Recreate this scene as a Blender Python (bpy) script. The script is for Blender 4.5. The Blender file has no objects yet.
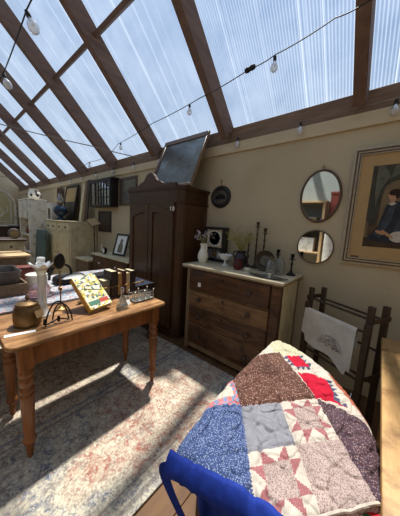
import bpy, bmesh, math, random
from mathutils import Vector as V, Matrix, noise as mnoise
random.seed(7)
PI = math.pi
sc = bpy.context.scene
COL = sc.collection

# ------------------------------------------------------------------ helpers
def lin(c):
    c = c / 255.0
    return c / 12.92 if c <= 0.04045 else ((c + 0.055) / 1.055) ** 2.4

def rgb(r, g, b):
    return (lin(r), lin(g), lin(b), 1.0)

class MB:
    """collects shapes in one bmesh and links them as one mesh object"""
    def __init__(self):
        self.bm = bmesh.new()
        self.mi = 0

    def _mat(self, faces):
        for f in faces:
            f.material_index = self.mi

    def add(self, verts, faces, M=None):
        vs = [self.bm.verts.new(M @ V(v) if M else V(v)) for v in verts]
        out = []
        for f in faces:
            try:
                out.append(self.bm.faces.new([vs[i] for i in f]))
            except ValueError:
                pass
        self._mat(out)
        return self

    def box(self, x0, x1, y0, y1, z0, z1, bev=0.0, M=None, seg=1):
        t = bmesh.new()
        vs = [t.verts.new(p) for p in ((x0, y0, z0), (x1, y0, z0), (x1, y1, z0), (x0, y1, z0),
                                      (x0, y0, z1), (x1, y0, z1), (x1, y1, z1), (x0, y1, z1))]
        for f in ((3, 2, 1, 0), (4, 5, 6, 7), (0, 1, 5, 4), (1, 2, 6, 5), (2, 3, 7, 6), (3, 0, 4, 7)):
            t.faces.new([vs[i] for i in f])
        if bev > 0:
            bmesh.ops.bevel(t, geom=t.edges[:], offset=bev, segments=seg, affect='EDGES', profile=0.5)
        t.verts.index_update()
        self.add([v.co.copy() for v in t.verts], [[v.index for v in f.verts] for f in t.faces], M)
        t.free()
        return self

    def lathe(self, prof, c=(0, 0, 0), n=20, M=None, ell=1.0):
        vs, fs = [], []
        c = V(c)
        for r, z in prof:
            for k in range(n):
                a = 2 * PI * k / n
                vs.append(c + V((r * math.cos(a), r * ell * math.sin(a), z)))
        m = len(prof)
        for i in range(m - 1):
            for k in range(n):
                k2 = (k + 1) % n
                fs.append((i * n + k, i * n + k2, (i + 1) * n + k2, (i + 1) * n + k))
        if prof[0][0] > 1e-6:
            fs.append(tuple(reversed(range(n))))
        if prof[-1][0] > 1e-6:
            fs.append(tuple((m - 1) * n + k for k in range(n)))
        return self.add(vs, fs, M)

    def tube(self, pts, r, n=6, closed=False, M=None, r2=None):
        pts = [V(p) for p in pts]
        vs, fs = [], []
        m = len(pts)
        up = V((0, 0, 1))
        prev = None
        for i, p in enumerate(pts):
            if closed:
                d = pts[(i + 1) % m] - pts[i - 1]
            else:
                d = pts[min(i + 1, m - 1)] - pts[max(i - 1, 0)]
            d.normalize()
            if prev is None:
                a = d.cross(up if abs(d.z) < .9 else V((1, 0, 0))).normalized()
            else:
                a = (prev - d * prev.dot(d)).normalized()
            prev = a
            b = d.cross(a)
            rr = r if r2 is None else r + (r2 - r) * i / max(1, m - 1)
            for k in range(n):
                t = 2 * PI * k / n
                vs.append(p + (a * math.cos(t) + b * math.sin(t)) * rr)
        for i in range(m if closed else m - 1):
            j = (i + 1) % m
            for k in range(n):
                k2 = (k + 1) % n
                fs.append((i * n + k, i * n + k2, j * n + k2, j * n + k))
        if not closed:
            fs.append(tuple(reversed(range(n))))
            fs.append(tuple((m - 1) * n + k for k in range(n)))
        return self.add(vs, fs, M)

    def prism(self, poly, h0, h1, axis='z', M=None):
        """poly: 2D outline extruded along axis"""
        def mk(p, h):
            return {'z': (p[0], p[1], h), 'y': (p[0], h, p[1]), 'x': (h, p[0], p[1])}[axis]
        n = len(poly)
        vs = [mk(p, h0) for p in poly] + [mk(p, h1) for p in poly]
        fs = [tuple(reversed(range(n))), tuple(range(n, 2 * n))]
        for k in range(n):
            k2 = (k + 1) % n
            fs.append((k, k2, n + k2, n + k))
        return self.add(vs, fs, M)

    def ball(self, c, r, n=10, sz=1.0, M=None):
        m = max(4, n // 2)
        prof = [(max(1e-7 if i in (0, m) else 0, r * math.sin(PI * i / m)) if i not in (0, m) else 0.0,
                 -r * sz * math.cos(PI * i / m)) for i in range(m + 1)]
        return self.lathe(prof, c, n, M)

    def build(self, name, mat, parent=None, loc=None, sharp=40, smooth=True):
        bmesh.ops.remove_doubles(self.bm, verts=self.bm.verts[:], dist=1e-6)
        bmesh.ops.recalc_face_normals(self.bm, faces=self.bm.faces[:])
        me = bpy.data.meshes.new(name)
        self.bm.to_mesh(me)
        self.bm.free()
        for m in (mat if isinstance(mat, (list, tuple)) else [mat]):
            me.materials.append(m)
        if smooth:
            for p in me.polygons:
                p.use_smooth = True
            me.set_sharp_from_angle(angle=math.radians(sharp))
        o = bpy.data.objects.new(name, me)
        COL.objects.link(o)
        if parent:
            o.parent = parent
        if loc:
            o.location = loc
        return o

def tag(o, label, cat, group=None, kind=None):
    o['label'] = label
    o['category'] = cat
    if group:
        o['group'] = group
    if kind:
        o['kind'] = kind
    return o

def thing(name, label, cat, loc=(0, 0, 0), rz=0.0, group=None):
    o = bpy.data.objects.new(name, None)
    o.empty_display_size = .05
    COL.objects.link(o)
    o.location = loc
    o.rotation_euler = (0, 0, rz)
    return tag(o, label, cat, group)

def struct(o):
    o['kind'] = 'structure'
    return o

def copy_tree(o, parent=None):
    c = o.copy()
    COL.objects.link(c)
    c.parent = parent
    for ch in o.children:
        copy_tree(ch, c)
    return c

def lookM(p, x, y, z):
    """matrix whose columns are the axes x y z at p"""
    M = Matrix.Identity(4)
    for i, a in enumerate((x, y, z)):
        a = V(a).normalized()
        for j in range(3):
            M[j][i] = a[j]
    for j in range(3):
        M[j][3] = p[j]
    return M

def rrect(x0, x1, y0, y1, r, n=5):
    out = []
    for cx, cy, a0 in ((x1 - r, y0 + r, -PI / 2), (x1 - r, y1 - r, 0), (x0 + r, y1 - r, PI / 2), (x0 + r, y0 + r, PI)):
        for k in range(n + 1):
            a = a0 + PI / 2 * k / n
            out.append((cx + r * math.cos(a), cy + r * math.sin(a)))
    return out

# ------------------------------------------------------------------ materials
class NT:
    def __init__(self, name):
        self.m = bpy.data.materials.new(name)
        self.m.use_nodes = True
        self.t = self.m.node_tree
        self.b = self.t.nodes['Principled BSDF']
        self.out = self.t.nodes['Material Output']

    def n(self, typ, **kw):
        nd = self.t.nodes.new(typ)
        for k, v in kw.items():
            if k.startswith('i_'):
                nd.inputs[k[2:]].default_value = v
            else:
                setattr(nd, k, v)
        return nd

    def l(self, a, b):
        self.t.links.new(a, b)

    def coord(self, kind='Object', scale=(1, 1, 1), rot=(0, 0, 0)):
        tc = self.n('ShaderNodeTexCoord')
        mp = self.n('ShaderNodeMapping')
        mp.inputs['Scale'].default_value = scale
        mp.inputs['Rotation'].default_value = rot
        self.l(tc.outputs[kind], mp.inputs['Vector'])
        return mp.outputs['Vector']

    def noise(self, vec, scale, detail=4, rough=.55, dist=0.0):
        nd = self.n('ShaderNodeTexNoise')
        nd.inputs['Scale'].default_value = scale
        nd.inputs['Detail'].default_value = detail
        nd.inputs['Roughness'].default_value = rough
        nd.inputs['Distortion'].default_value = dist
        self.l(vec, nd.inputs['Vector'])
        return nd.outputs['Fac']

    def vor(self, vec, scale, feature='F1', out='Distance'):
        nd = self.n('ShaderNodeTexVoronoi', feature=feature)
        nd.inputs['Scale'].default_value = scale
        self.l(vec, nd.inputs['Vector'])
        return nd.outputs[out]

    def ramp(self, fac, stops, interp='LINEAR'):
        nd = self.n('ShaderNodeValToRGB')
        cr = nd.color_ramp
        cr.interpolation = interp
        while len(cr.elements) > 1:
            cr.elements.remove(cr.elements[-1])
        cr.elements[0].position = stops[0][0]
        cr.elements[0].color = stops[0][1]
        for p, c in stops[1:]:
            e = cr.elements.new(p)
            e.color = c
        self.l(fac, nd.inputs['Fac'])
        return nd.outputs['Color']

    def mix(self, fac, a, b, blend='MIX'):
        nd = self.n('ShaderNodeMix', data_type='RGBA', blend_type=blend)
        for s, v in ((nd.inputs['Factor'], fac), (nd.inputs['A'], a), (nd.inputs['B'], b)):
            if hasattr(v, 'is_linked') or hasattr(v, 'links'):
                self.l(v, s)
            else:
                s.default_value = v
        # colour sockets of the Mix node
        return nd.outputs['Result']

    def mixc(self, fac, a, b, blend='MIX'):
        nd = self.n('ShaderNodeMix', data_type='RGBA', blend_type=blend)
        fs, as_, bs = nd.inputs[0], nd.inputs[6], nd.inputs[7]
        for s, v in ((fs, fac), (as_, a), (bs, b)):
            if isinstance(v, bpy.types.NodeSocket):
                self.l(v, s)
            else:
                s.default_value = v
        return nd.outputs[2]

    def math(self, op, a, b=None, clamp=False):
        nd = self.n('ShaderNodeMath', operation=op)
        nd.use_clamp = clamp
        for i, v in enumerate((a, b)):
            if v is None:
                continue
            if isinstance(v, bpy.types.NodeSocket):
                self.l(v, nd.inputs[i])
            else:
                nd.inputs[i].default_value = v
        return nd.outputs[0]

    def color(self, c):
        if isinstance(c, bpy.types.NodeSocket):
            self.l(c, self.b.inputs['Base Color'])
        else:
            self.b.inputs['Base Color'].default_value = c

    def bump(self, h, strength=.3, dist=.01):
        nd = self.n('ShaderNodeBump')
        nd.inputs['Strength'].default_value = strength
        nd.inputs['Distance'].default_value = dist
        self.l(h, nd.inputs['Height'])
        self.l(nd.outputs['Normal'], self.b.inputs['Normal'])

    def set(self, rough=.6, metal=0.0, spec=.4):
        self.b.inputs['Roughness'].default_value = rough
        self.b.inputs['Metallic'].default_value = metal
        self.b.inputs['Specular IOR Level'].default_value = spec
        return self.m

def plain(name, c, rough=.6, metal=0.0, var=.12, scale=30, bump=.05, spec=.4):
    t = NT(name)
    v = t.coord()
    f = t.noise(v, scale, 4)
    d = tuple(x * (1 - var) for x in c[:3]) + (1,)
    l = tuple(min(1, x * (1 + var)) for x in c[:3]) + (1,)
    t.color(t.ramp(f, [(.3, d), (.7, l)]))
    if bump:
        t.bump(f, bump, .004)
    return t.set(rough, metal, spec)

def wood(name, c1, c2, scale=6, axis='z', rough=.5, stretch=12, contrast=(.3, .7), spec=.4, spots=None):
    t = NT(name)
    s = {'x': (1, stretch, stretch), 'y': (stretch, 1, stretch), 'z': (stretch, stretch, 1)}[axis]
    v = t.coord(scale=s)
    f = t.noise(v, scale * .35, 6, .62, 1.2)
    g = t.noise(v, scale * 2.2, 3, .6)
    h = t.math('ADD', t.math('MULTIPLY', f, .75), t.math('MULTIPLY', g, .25))
    c = t.ramp(h, [(contrast[0], c1), (contrast[1], c2)])
    if spots:
        v2 = t.coord(scale=(1, 1, 1))
        q = t.noise(v2, 7, 5, .65)
        qf = t.ramp(q, [(.5, (0, 0, 0, 1)), (.68, (1, 1, 1, 1))])
        c = t.mixc(qf, c, spots)
    t.color(c)
    t.bump(h, .15, .004)
    return t.set(rough, 0, spec)

M = {}
M['beam'] = wood('rafter_wood', rgb(86, 64, 54), rgb(130, 102, 86), 5, 'y', .8, 8, spots=rgb(108, 90, 80))
M['plate'] = wood('plate_wood', rgb(98, 76, 60), rgb(146, 118, 96), 5, 'x', .8, 10)
M['floorwood'] = wood('floor_planks', rgb(70, 46, 26), rgb(112, 78, 44), 4, 'y', .7, 9)
M['pine'] = wood('table_wood', rgb(94, 53, 24), rgb(150, 94, 50), 5, 'z', .38, 9)
M['pinetop'] = wood('table_top_wood', rgb(100, 64, 36), rgb(184, 138, 90), 5, 'y', .38, 9, contrast=(.36, .62), spots=rgb(120, 78, 44))
M['walnut'] = wood('armoire_wood', rgb(48, 29, 15), rgb(88, 56, 31), 5, 'z', .36, 10)
M['walnutx'] = wood('armoire_frieze_wood', rgb(44, 27, 14), rgb(80, 51, 29), 5, 'x', .36, 10)
M['drawer'] = wood('dresser_drawer_wood', rgb(56, 35, 20), rgb(112, 76, 48), 5, 'x', .5, 6, contrast=(.38, .64), spots=rgb(50, 31, 19))
M['drawer_light'] = wood('dresser_light_drawer', rgb(88, 62, 38), rgb(150, 114, 76), 5, 'x', .5, 6, contrast=(.38, .64), spots=rgb(74, 48, 30))
M['drawer_dark'] = wood('dresser_flame_veneer', rgb(46, 28, 16), rgb(104, 66, 38), 5, 'x', .42, 4, contrast=(.38, .64))
M['carcass'] = wood('dresser_carcass_wood', rgb(104, 82, 58), rgb(150, 124, 92), 5, 'z', .6, 9)
M['darkwood'] = wood('dark_wood', rgb(46, 33, 25), rgb(78, 58, 44), 5, 'z', .5, 9)
M['rackwood'] = wood('rack_wood', rgb(48, 35, 25), rgb(82, 62, 44), 6, 'z', .6, 9)
M['slab'] = wood('oak_slab', rgb(156, 114, 66), rgb(208, 166, 108), 4, 'y', .5, 8, spots=rgb(126, 88, 50))
M['boxwood'] = wood('crate_wood', rgb(88, 72, 54), rgb(134, 112, 86), 5, 'x', .7, 8)
M['lightboard'] = wood('pale_board', rgb(176, 142, 98), rgb(214, 180, 132), 4, 'y', .6, 8)
M['cream'] = wood('cream_paint', rgb(196, 182, 142), rgb(226, 212, 174), 5, 'z', .6, 6, spots=rgb(184, 164, 124))
M['white'] = wood('white_paint', rgb(212, 206, 188), rgb(238, 232, 218), 5, 'z', .6, 5, spots=rgb(176, 164, 140))
M['teal'] = wood('teal_paint', rgb(62, 84, 80), rgb(88, 108, 102), 5, 'z', .6, 8)
M['olive'] = plain('olive_paint', rgb(190, 178, 132), .7, 0, .1, 14, .05)
M['wall'] = None
def wallmat():
    t = NT('tan_plaster')
    v = t.coord()
    f = t.noise(v, 1.3, 6, .6)
    g = t.noise(v, 60, 3, .6)
    c = t.ramp(f, [(.3, rgb(178, 162, 132)), (.7, rgb(195, 179, 149))])
    sp = t.vor(v, 3.1)
    dot = t.ramp(sp, [(.02, (1, 1, 1, 1)), (.035, (0, 0, 0, 1))])
    c = t.mixc(t.math('MULTIPLY', dot, .35), c, rgb(120, 106, 84))
    t.color(c)
    t.bump(t.math('ADD', f, t.math('MULTIPLY', g, .3)), .25, .01)
    return t.set(.85, 0, .2)
M['wall'] = wallmat()
M['ledger'] = wood('ledger_paint', rgb(188, 170, 138), rgb(206, 188, 156), 4, 'x', .8, 8)
M['marble'] = plain('dresser_top_stone', rgb(200, 184, 152), .35, 0, .12, 7, .02)
M['brass'] = plain('aged_brass', rgb(136, 104, 62), .42, .75, .4, 18, .12)
M['bronze'] = plain('old_bronze', rgb(74, 60, 44), .5, .5, .4, 20, .12)
M['potbrass'] = plain('tarnished_brass', rgb(118, 92, 58), .5, .55, .5, 14, .15)
M['pewter'] = plain('dull_pewter', rgb(120, 112, 100), .4, .8, .25, 20, .08)
M['silver'] = plain('silver_plate', rgb(196, 192, 184), .3, .65, .15, 25, .03)
M['iron'] = plain('black_iron', rgb(34, 30, 28), .5, .4, .25, 40, .1)
M['black'] = plain('black_cloth', rgb(26, 25, 26), .75, 0, .25, 40, .1)
M['leather'] = plain('black_leather', rgb(26, 24, 24), .42, 0, .25, 60, .15)
M['ceramic'] = plain('white_ceramic', rgb(232, 226, 210), .2, 0, .04, 10, 0)
M['milk'] = plain('milk_glass', rgb(236, 236, 232), .15, 0, .03, 10, 0)
M['paper'] = plain('white_paper', rgb(232, 228, 218), .8, 0, .04, 20, 0)
M['mat'] = plain('tan_mount', rgb(176, 146, 100), .85, 0, .06, 10, .02)
M['gilt'] = plain('silver_gilt_frame', rgb(178, 164, 138), .45, .35, .15, 40, .05)
M['framewood'] = wood('frame_wood', rgb(70, 52, 40), rgb(104, 80, 62), 6, 'z', .45, 8)
M['blackframe'] = plain('black_frame', rgb(34, 28, 25), .4, 0, .2, 30, .05)
M['bluepaint'] = plain('dark_blue_glaze', rgb(28, 44, 68), .25, 0, .3, 20, .02)
M['royal'] = plain('royal_blue_cotton', rgb(28, 52, 138), .75, 0, .15, 60, .2, .2)
M['lightblue'] = plain('pale_blue_cotton', rgb(132, 152, 196), .8, 0, .08, 50, .15)
M['redtin'] = plain('rust_red_paint', rgb(112, 50, 38), .5, 0, .2, 20, .05)
M['tub'] = plain('grey_zinc', rgb(98, 92, 86), .5, .3, .35, 9, .1)
M['cordm'] = plain('black_cable', rgb(30, 29, 30), .6, 0, .1, 30, 0)
M['steelcord'] = plain('grey_cable', rgb(120, 110, 100), .5, .3, .1, 30, 0)
M['leaf'] = plain('dried_grass', rgb(150, 140, 86), .8, 0, .3, 40, 0)
M['lilac'] = plain('dried_petals', rgb(176, 166, 172), .8, 0, .25, 40, 0)
M['maroon'] = plain('maroon_glaze', rgb(88, 28, 34), .25, 0, .2, 12, 0)
M['darkvase'] = plain('dark_vase_glaze', rgb(44, 34, 40), .25, 0, .3, 16, 0)
M['pages'] = wood('book_pages', rgb(190, 172, 130), rgb(222, 206, 168), 20, 'y', .8, 20)
M['goldspine'] = plain('gold_spine', rgb(196, 150, 60), .45, .2, .15, 30, .05)

def glassmat(name, tint, tr=.75, rough=.05, dk=1.0):
    t = NT(name)
    tb = t.n('ShaderNodeBsdfTransparent')
    tb.inputs['Color'].default_value = tint
    gb = t.n('ShaderNodeBsdfGlossy')
    gb.inputs['Roughness'].default_value = rough
    db = t.n('ShaderNodeBsdfDiffuse')
    db.inputs['Color'].default_value = tuple(x * dk for x in tint[:3]) + (1,)
    lw = t.n('ShaderNodeLayerWeight')
    lw.inputs['Blend'].default_value = .35
    m1 = t.n('ShaderNodeMixShader')
    m1.inputs[0].default_value = tr
    t.l(db.outputs[0], m1.inputs[1]); t.l(tb.outputs[0], m1.inputs[2])
    m2 = t.n('ShaderNodeMixShader')
    t.l(lw.outputs['Facing'], m2.inputs[0])
    t.l(m1.outputs[0], m2.inputs[1]); t.l(gb.outputs[0], m2.inputs[2])
    t.l(m2.outputs[0], t.out.inputs['Surface'])
    return t.m
M['glass'] = glassmat('clear_glass', (.93, .95, .94, 1), .86, .05, .5)
M['glasspane'] = glassmat('cabinet_glass', (.9, .92, .92, 1), .9, .02)
M['frosted'] = glassmat('ribbed_white_glass', (.92, .93, .88, 1), .35, .15)
M['pinkglass'] = glassmat('pink_glass', (.95, .74, .74, 1), .7)
M['bulbglass'] = glassmat('bulb_glass', (.95, .95, .95, 1), .6)

def mirrormat(name, c, rough=.02, patina=None):
    t = NT(name)
    if patina:
        v = t.coord()
        f = t.noise(v, 6, 6, .65)
        t.color(t.ramp(f, [(.42, c), (.62, patina)]))
        r = t.ramp(f, [(.4, (rough,) * 3 + (1,)), (.65, (.5, .5, .5, 1))])
        t.l(r, t.b.inputs['Roughness'])
        t.b.inputs['Metallic'].default_value = .8
        return t.m
    t.color(c)
    return t.set(rough, 1.0, .5)
M['mirror'] = mirrormat('mirror_silver', (.86, .88, .88, 1))
M['darkglass'] = mirrormat('foxed_dark_glass', (.20, .21, .20, 1), .25, rgb(106, 106, 98))

def rafters_glazing():
    """twin-wall sheet: clear channels with whitish ribs and streaks running down the slope"""
    t = NT('twin_wall_sheet')
    tc = t.n('ShaderNodeTexCoord')
    sx = t.n('ShaderNodeSeparateXYZ')
    t.l(tc.outputs['Object'], sx.inputs[0])
    x = sx.outputs['X']
    rib = t.math('ABSOLUTE', t.math('SUBTRACT', t.math('FRACT', t.math('MULTIPLY', x, 1 / .024)), .5))
    ribf = t.ramp(rib, [(.2, (0, 0, 0, 1)), (.5, (1, 1, 1, 1))])
    cx = t.n('ShaderNodeCombineXYZ')
    t.l(x, cx.inputs['X'])
    st = t.noise(cx.outputs[0], 7, 4, .7)
    stf = t.ramp(st, [(.56, (0, 0, 0, 1)), (.66, (1, 1, 1, 1))])
    st2 = t.noise(cx.outputs[0], 31, 2, .5)
    st2f = t.ramp(st2, [(.62, (0, 0, 0, 1)), (.68, (1, 1, 1, 1))])
    blot = t.noise(tc.outputs['Object'], 2.5, 6, .65)
    fac = t.math('ADD', t.math('MULTIPLY', ribf, .10), .03)
    fac = t.math('ADD', fac, t.math('MULTIPLY', stf, .10))
    fac = t.math('ADD', fac, t.math('MULTIPLY', st2f, .22))
    fac = t.math('ADD', fac, t.math('MULTIPLY', t.math('SUBTRACT', blot, .45), .14), True)
    tb = t.n('ShaderNodeBsdfTransparent'); tb.inputs['Color'].default_value = (.95, .97, .99, 1)
    tl = t.n('ShaderNodeBsdfTranslucent'); tl.inputs['Color'].default_value = (.8, .84, .88, 1)
    ms = t.n('ShaderNodeMixShader')
    t.l(fac, ms.inputs[0]); t.l(tb.outputs[0], ms.inputs[1]); t.l(tl.outputs[0], ms.inputs[2])
    t.l(ms.outputs[0], t.out.inputs['Surface'])
    return t.m
M['sheet'] = rafters_glazing()

def rugmat():
    t = NT('faded_persian_rug')
    v = t.coord()
    wn = t.n('ShaderNodeTexNoise'); wn.inputs['Scale'].default_value = 5; wn.inputs['Detail'].default_value = 3
    t.l(v, wn.inputs['Vector'])
    vm = t.n('ShaderNodeVectorMath', operation='MULTIPLY_ADD')
    t.l(wn.outputs['Color'], vm.inputs[0]); vm.inputs[1].default_value = (.08, .08, 0); t.l(v, vm.inputs[2])
    w = vm.outputs[0]
    cream, rust, blue, slate = rgb(206, 192, 166), rgb(146, 76, 64), rgb(84, 98, 122), rgb(112, 104, 100)
    base = t.ramp(t.noise(v, 9, 5, .65), [(.3, rgb(176, 164, 142)), (.7, rgb(208, 198, 176))])
    # sprays: rings round voronoi centres at three sizes, vines between
    d1 = t.vor(w, 7)
    ring1 = t.ramp(d1, [(.06, (1, 1, 1, 1)), (.12, (.1, .1, .1, 1)), (.22, (.1, .1, .1, 1)), (.30, (1, 1, 1, 1)), (.40, (.8, .8, .8, 1)), (.46, (0, 0, 0, 1))])
    d2 = t.vor(w, 21)
    ring2 = t.ramp(d2, [(.18, (1, 1, 1, 1)), (.30, (0, 0, 0, 1)), (.42, (0, 0, 0, 1)), (.50, (.9, .9, .9, 1)), (.58, (0, 0, 0, 1))])
    d3 = t.vor(w, 46)
    ring3 = t.ramp(d3, [(.26, (1, 1, 1, 1)), (.40, (0, 0, 0, 1))])
    vn = t.noise(v, 8, 2, .5, .6)
    vine = t.ramp(t.math('ABSOLUTE', t.math('SUBTRACT', vn, .5)), [(.008, (1, 1, 1, 1)), (.028, (0, 0, 0, 1))])
    vn2 = t.noise(w, 17, 2, .5, .4)
    vine2 = t.ramp(t.math('ABSOLUTE', t.math('SUBTRACT', vn2, .5)), [(.012, (1, 1, 1, 1)), (.04, (0, 0, 0, 1))])
    sxr = t.n('ShaderNodeSeparateXYZ'); t.l(v, sxr.inputs[0])
    # broad zones of dye: rust medallion field on the right half, blue and slate elsewhere
    zx = t.math('ABSOLUTE', t.math('ADD', sxr.outputs['X'], .42))
    zy = t.math('ABSOLUTE', t.math('ADD', t.math('MULTIPLY', sxr.outputs['Y'], .55), .38))
    reg = t.math('ADD', t.math('ADD', zx, zy), t.math('MULTIPLY', t.math('SUBTRACT', t.noise(v, 2.2, 3, .55), .5), .9))
    regc = t.ramp(reg, [(.30, rust), (.40, rgb(150, 104, 92)), (.48, slate), (.58, blue), (.8, slate), (1.0, rgb(120, 92, 82))])
    reg2 = t.ramp(t.noise(v, 3.4, 2, .5), [(.40, rust), (.48, rgb(140, 112, 96)), (.54, slate), (.6, blue)])
    wear = t.ramp(t.noise(v, 16, 6, .7), [(.36, (.15, .15, .15, 1)), (.58, (1, 1, 1, 1))])
    c = t.mixc(t.math('MULTIPLY', t.math('MULTIPLY', ring1, .62), wear), base, regc)
    c = t.mixc(t.math('MULTIPLY', t.math('MULTIPLY', ring2, .78), wear), c, regc)
    c = t.mixc(t.math('MULTIPLY', t.math('MULTIPLY', ring3, .55), wear), c, reg2)
    c = t.mixc(t.math('MULTIPLY', vine, .45), c, slate)
    c = t.mixc(t.math('MULTIPLY', t.math('MULTIPLY', vine2, .6), wear), c, regc)
    spk = t.ramp(t.noise(v, 85, 2, .6), [(.54, (0, 0, 0, 1)), (.60, (1, 1, 1, 1))])
    c = t.mixc(t.math('MULTIPLY', t.math('MULTIPLY', spk, .55), wear), c, regc)
    spk2 = t.ramp(t.noise(v, 60, 2, .6), [(.56, (0, 0, 0, 1)), (.63, (1, 1, 1, 1))])
    c = t.mixc(t.math('MULTIPLY', spk2, .5), c, rgb(212, 202, 180))
    # border guards run along the long sides (object x)
    sx = t.n('ShaderNodeSeparateXYZ'); t.l(v, sx.inputs[0])
    for x0, wd, col in ((-.045, .012, slate), (-.845, .010, slate), (-.90, .012, blue), (-1.03, .008, slate), (-.12, .006, slate)):
        a = t.math('ABSOLUTE', t.math('SUBTRACT', sx.outputs['X'], x0))
        ln = t.math('MULTIPLY', t.math('LESS_THAN', a, wd), .55)
        c = t.mixc(ln, c, col)
    t.color(c)
    t.bump(t.noise(v, 220, 2, .6), .5, .004)
    return t.set(.95, 0, .1)
M['rug'] = rugmat()

def calico(name, base, dots, dot2=None, scale=90, thr=.28, rough=.85):
    t = NT(name)
    v = t.coord()
    d = t.vor(v, scale)
    f = t.ramp(d, [(thr * .8, (1, 1, 1, 1)), (thr * 1.15, (0, 0, 0, 1))])
    n = t.noise(v, 25, 4, .6)
    b = t.ramp(n, [(.3, tuple(x * .86 for x in base[:3]) + (1,)), (.7, tuple(min(1, x * 1.1) for x in base[:3]) + (1,))])
    c = t.mixc(f, b, dots)
    if dot2:
        d2 = t.noise(v, scale * 1.3, 2, .5)
        f2 = t.ramp(d2, [(.56, (0, 0, 0, 1)), (.6, (1, 1, 1, 1))])
        c = t.mixc(f2, c, dot2)
    t.color(c)
    # quilting wrinkles
    e = t.vor(v, 15, 'DISTANCE_TO_EDGE')
    q = t.ramp(e, [(0, (0, 0, 0, 1)), (.12, (1, 1, 1, 1))])
    t.bump(t.math('ADD', q, t.math('MULTIPLY', t.noise(v, 70, 3, .6), .5)), .45, .006)
    return t.set(rough, 0, .15)
Q = {
    'q_blue': calico('blue_floral_calico', rgb(54, 68, 106), rgb(146, 158, 186), rgb(78, 92, 130), 221, .36),
    'q_brown': calico('brown_sprigged_calico', rgb(92, 62, 52), rgb(188, 152, 134), None, 135, .27),
    'q_gray': calico('grey_woven_cotton', rgb(134, 132, 137), rgb(112, 110, 117), None, 272, .3),
    'q_white': calico('cream_sprigged_cotton', rgb(192, 180, 165), rgb(164, 138, 132), None, 187, .14),
    'q_star': calico('dusty_rose_calico', rgb(152, 96, 96), rgb(176, 130, 128), None, 221, .25),
    'q_pinkpr': calico('faded_pink_print', rgb(176, 156, 146), rgb(112, 86, 86), rgb(142, 118, 114), 204, .34),
    'q_purple': calico('plum_print', rgb(78, 56, 60), rgb(172, 142, 140), rgb(74, 66, 80), 178, .3),
    'q_red': calico('turkey_red_cotton', rgb(180, 24, 48), rgb(164, 18, 40), None, 204, .2),
    'q_green': calico('green_leaf_print', rgb(190, 182, 150), rgb(118, 120, 78), rgb(206, 196, 172), 187, .34),
    'q_orange': calico('rust_print', rgb(160, 88, 66), rgb(196, 138, 108), None, 170, .26),
    'q_navy': calico('slate_blue_cotton', rgb(72, 74, 96), rgb(100, 102, 122), None, 204, .25),
    'q_pinkred': calico('coral_cotton', rgb(204, 112, 108), rgb(214, 140, 132), None, 204, .2),
    'q_lblue': calico('dusty_blue_cotton', rgb(118, 134, 160), rgb(150, 164, 186), None, 204, .25),
    'q_royal': M['royal'],
}
M['holly'] = calico('holly_print', rgb(176, 28, 40), rgb(36, 96, 62), rgb(220, 206, 192), 20, .42)
def embroid():
    t = NT('embroidered_linen')
    v = t.coord()
    t.color(t.ramp(t.noise(v, 8, 5, .6), [(.3, rgb(196, 190, 178)), (.7, rgb(222, 216, 204))]))
    t.bump(t.noise(v, 12, 4, .6), .4, .02)
    return t.set(.85, 0, .15)
M['linen'] = embroid()
M['thread'] = plain('embroidery_thread', rgb(142, 120, 122), .8, 0, .45, 60, 0)
M['clothpatch'] = calico('pale_patch_cloth', rgb(150, 164, 172), rgb(200, 190, 180), rgb(178, 120, 118), 34, .4)

M['farwall'] = plain('grey_green_boarding', rgb(150, 156, 148), .8, 0, .06, 6, .05)

# ------------------------------------------------------------------ the room
WY, ZG, TAN = 2.43, 2.672, math.tan(0.775774)
SL = 0.775774
RIDGE_Y = 0.2
RIDGE_Z = ZG + (WY - RIDGE_Y) * TAN
XL, XR, FY = -11.8, 1.6, -1.35

b = MB()
nx = 0
x = XL
while x < XR:                                   # floor boards run towards the back wall
    b.box(x, min(x + .146, XR), FY, WY, -.03, 0, .003)
    x += .149
floor = struct(b.build('floor', M['floorwood']))
struct(MB().box(XL - .15, XR + .15, WY, WY + .15, -.03, 2.66).build('wall_back', M['wall']))
struct(MB().box(XL - .15, XR + .15, FY - .15, FY, -.03, RIDGE_Z - (RIDGE_Y - FY + .15) * TAN - .03).build('wall_front', M['farwall']))
gable = [(FY - .15, -.03), (WY + .15, -.03), (WY + .15, ZG - .12), (RIDGE_Y, RIDGE_Z + .02), (FY - .15, RIDGE_Z - (RIDGE_Y - FY + .15) * TAN)]
struct(MB().prism(gable, XL - .15, XL, 'x').build('wall_left', M['wall']))
struct(MB().prism(gable, XR, XR + .15, 'x').build('wall_right', M['wall']))
struct(MB().box(XL, XR, WY - .012, WY, 2.495, 2.668, .004).build('trim_1', M['plate']))
struct(MB().box(XL, XR, WY - .028, WY - .001, 2.375, 2.493, .003).build('trim_2', M['ledger']))
struct(MB().box(XL, XR, RIDGE_Y - .03, RIDGE_Y + .03, RIDGE_Z - .30, RIDGE_Z - .02, .004).build('trim_3', M['plate']))
struct(MB().box(XL, XL + .02, FY, WY, 0, .12, .003).build('baseboard_left', M['ledger']))
nb = V((0, math.sin(SL), math.cos(SL)))
ub = V((0, -math.cos(SL), math.sin(SL)))
RM = lookM((0, WY, ZG), (1, 0, 0), ub, nb)   # local x, up the slope, outward normal
LS = (WY - RIDGE_Y) / math.cos(SL)
nf = V((0, -math.sin(SL), math.cos(SL)))
uf = V((0, math.cos(SL), math.sin(SL)))
FYE = FY
LF = (RIDGE_Y - FY) / math.cos(SL)
FM = lookM((0, FYE, RIDGE_Z - (RIDGE_Y - FY) * TAN), (-1, 0, 0), uf, nf)
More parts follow.
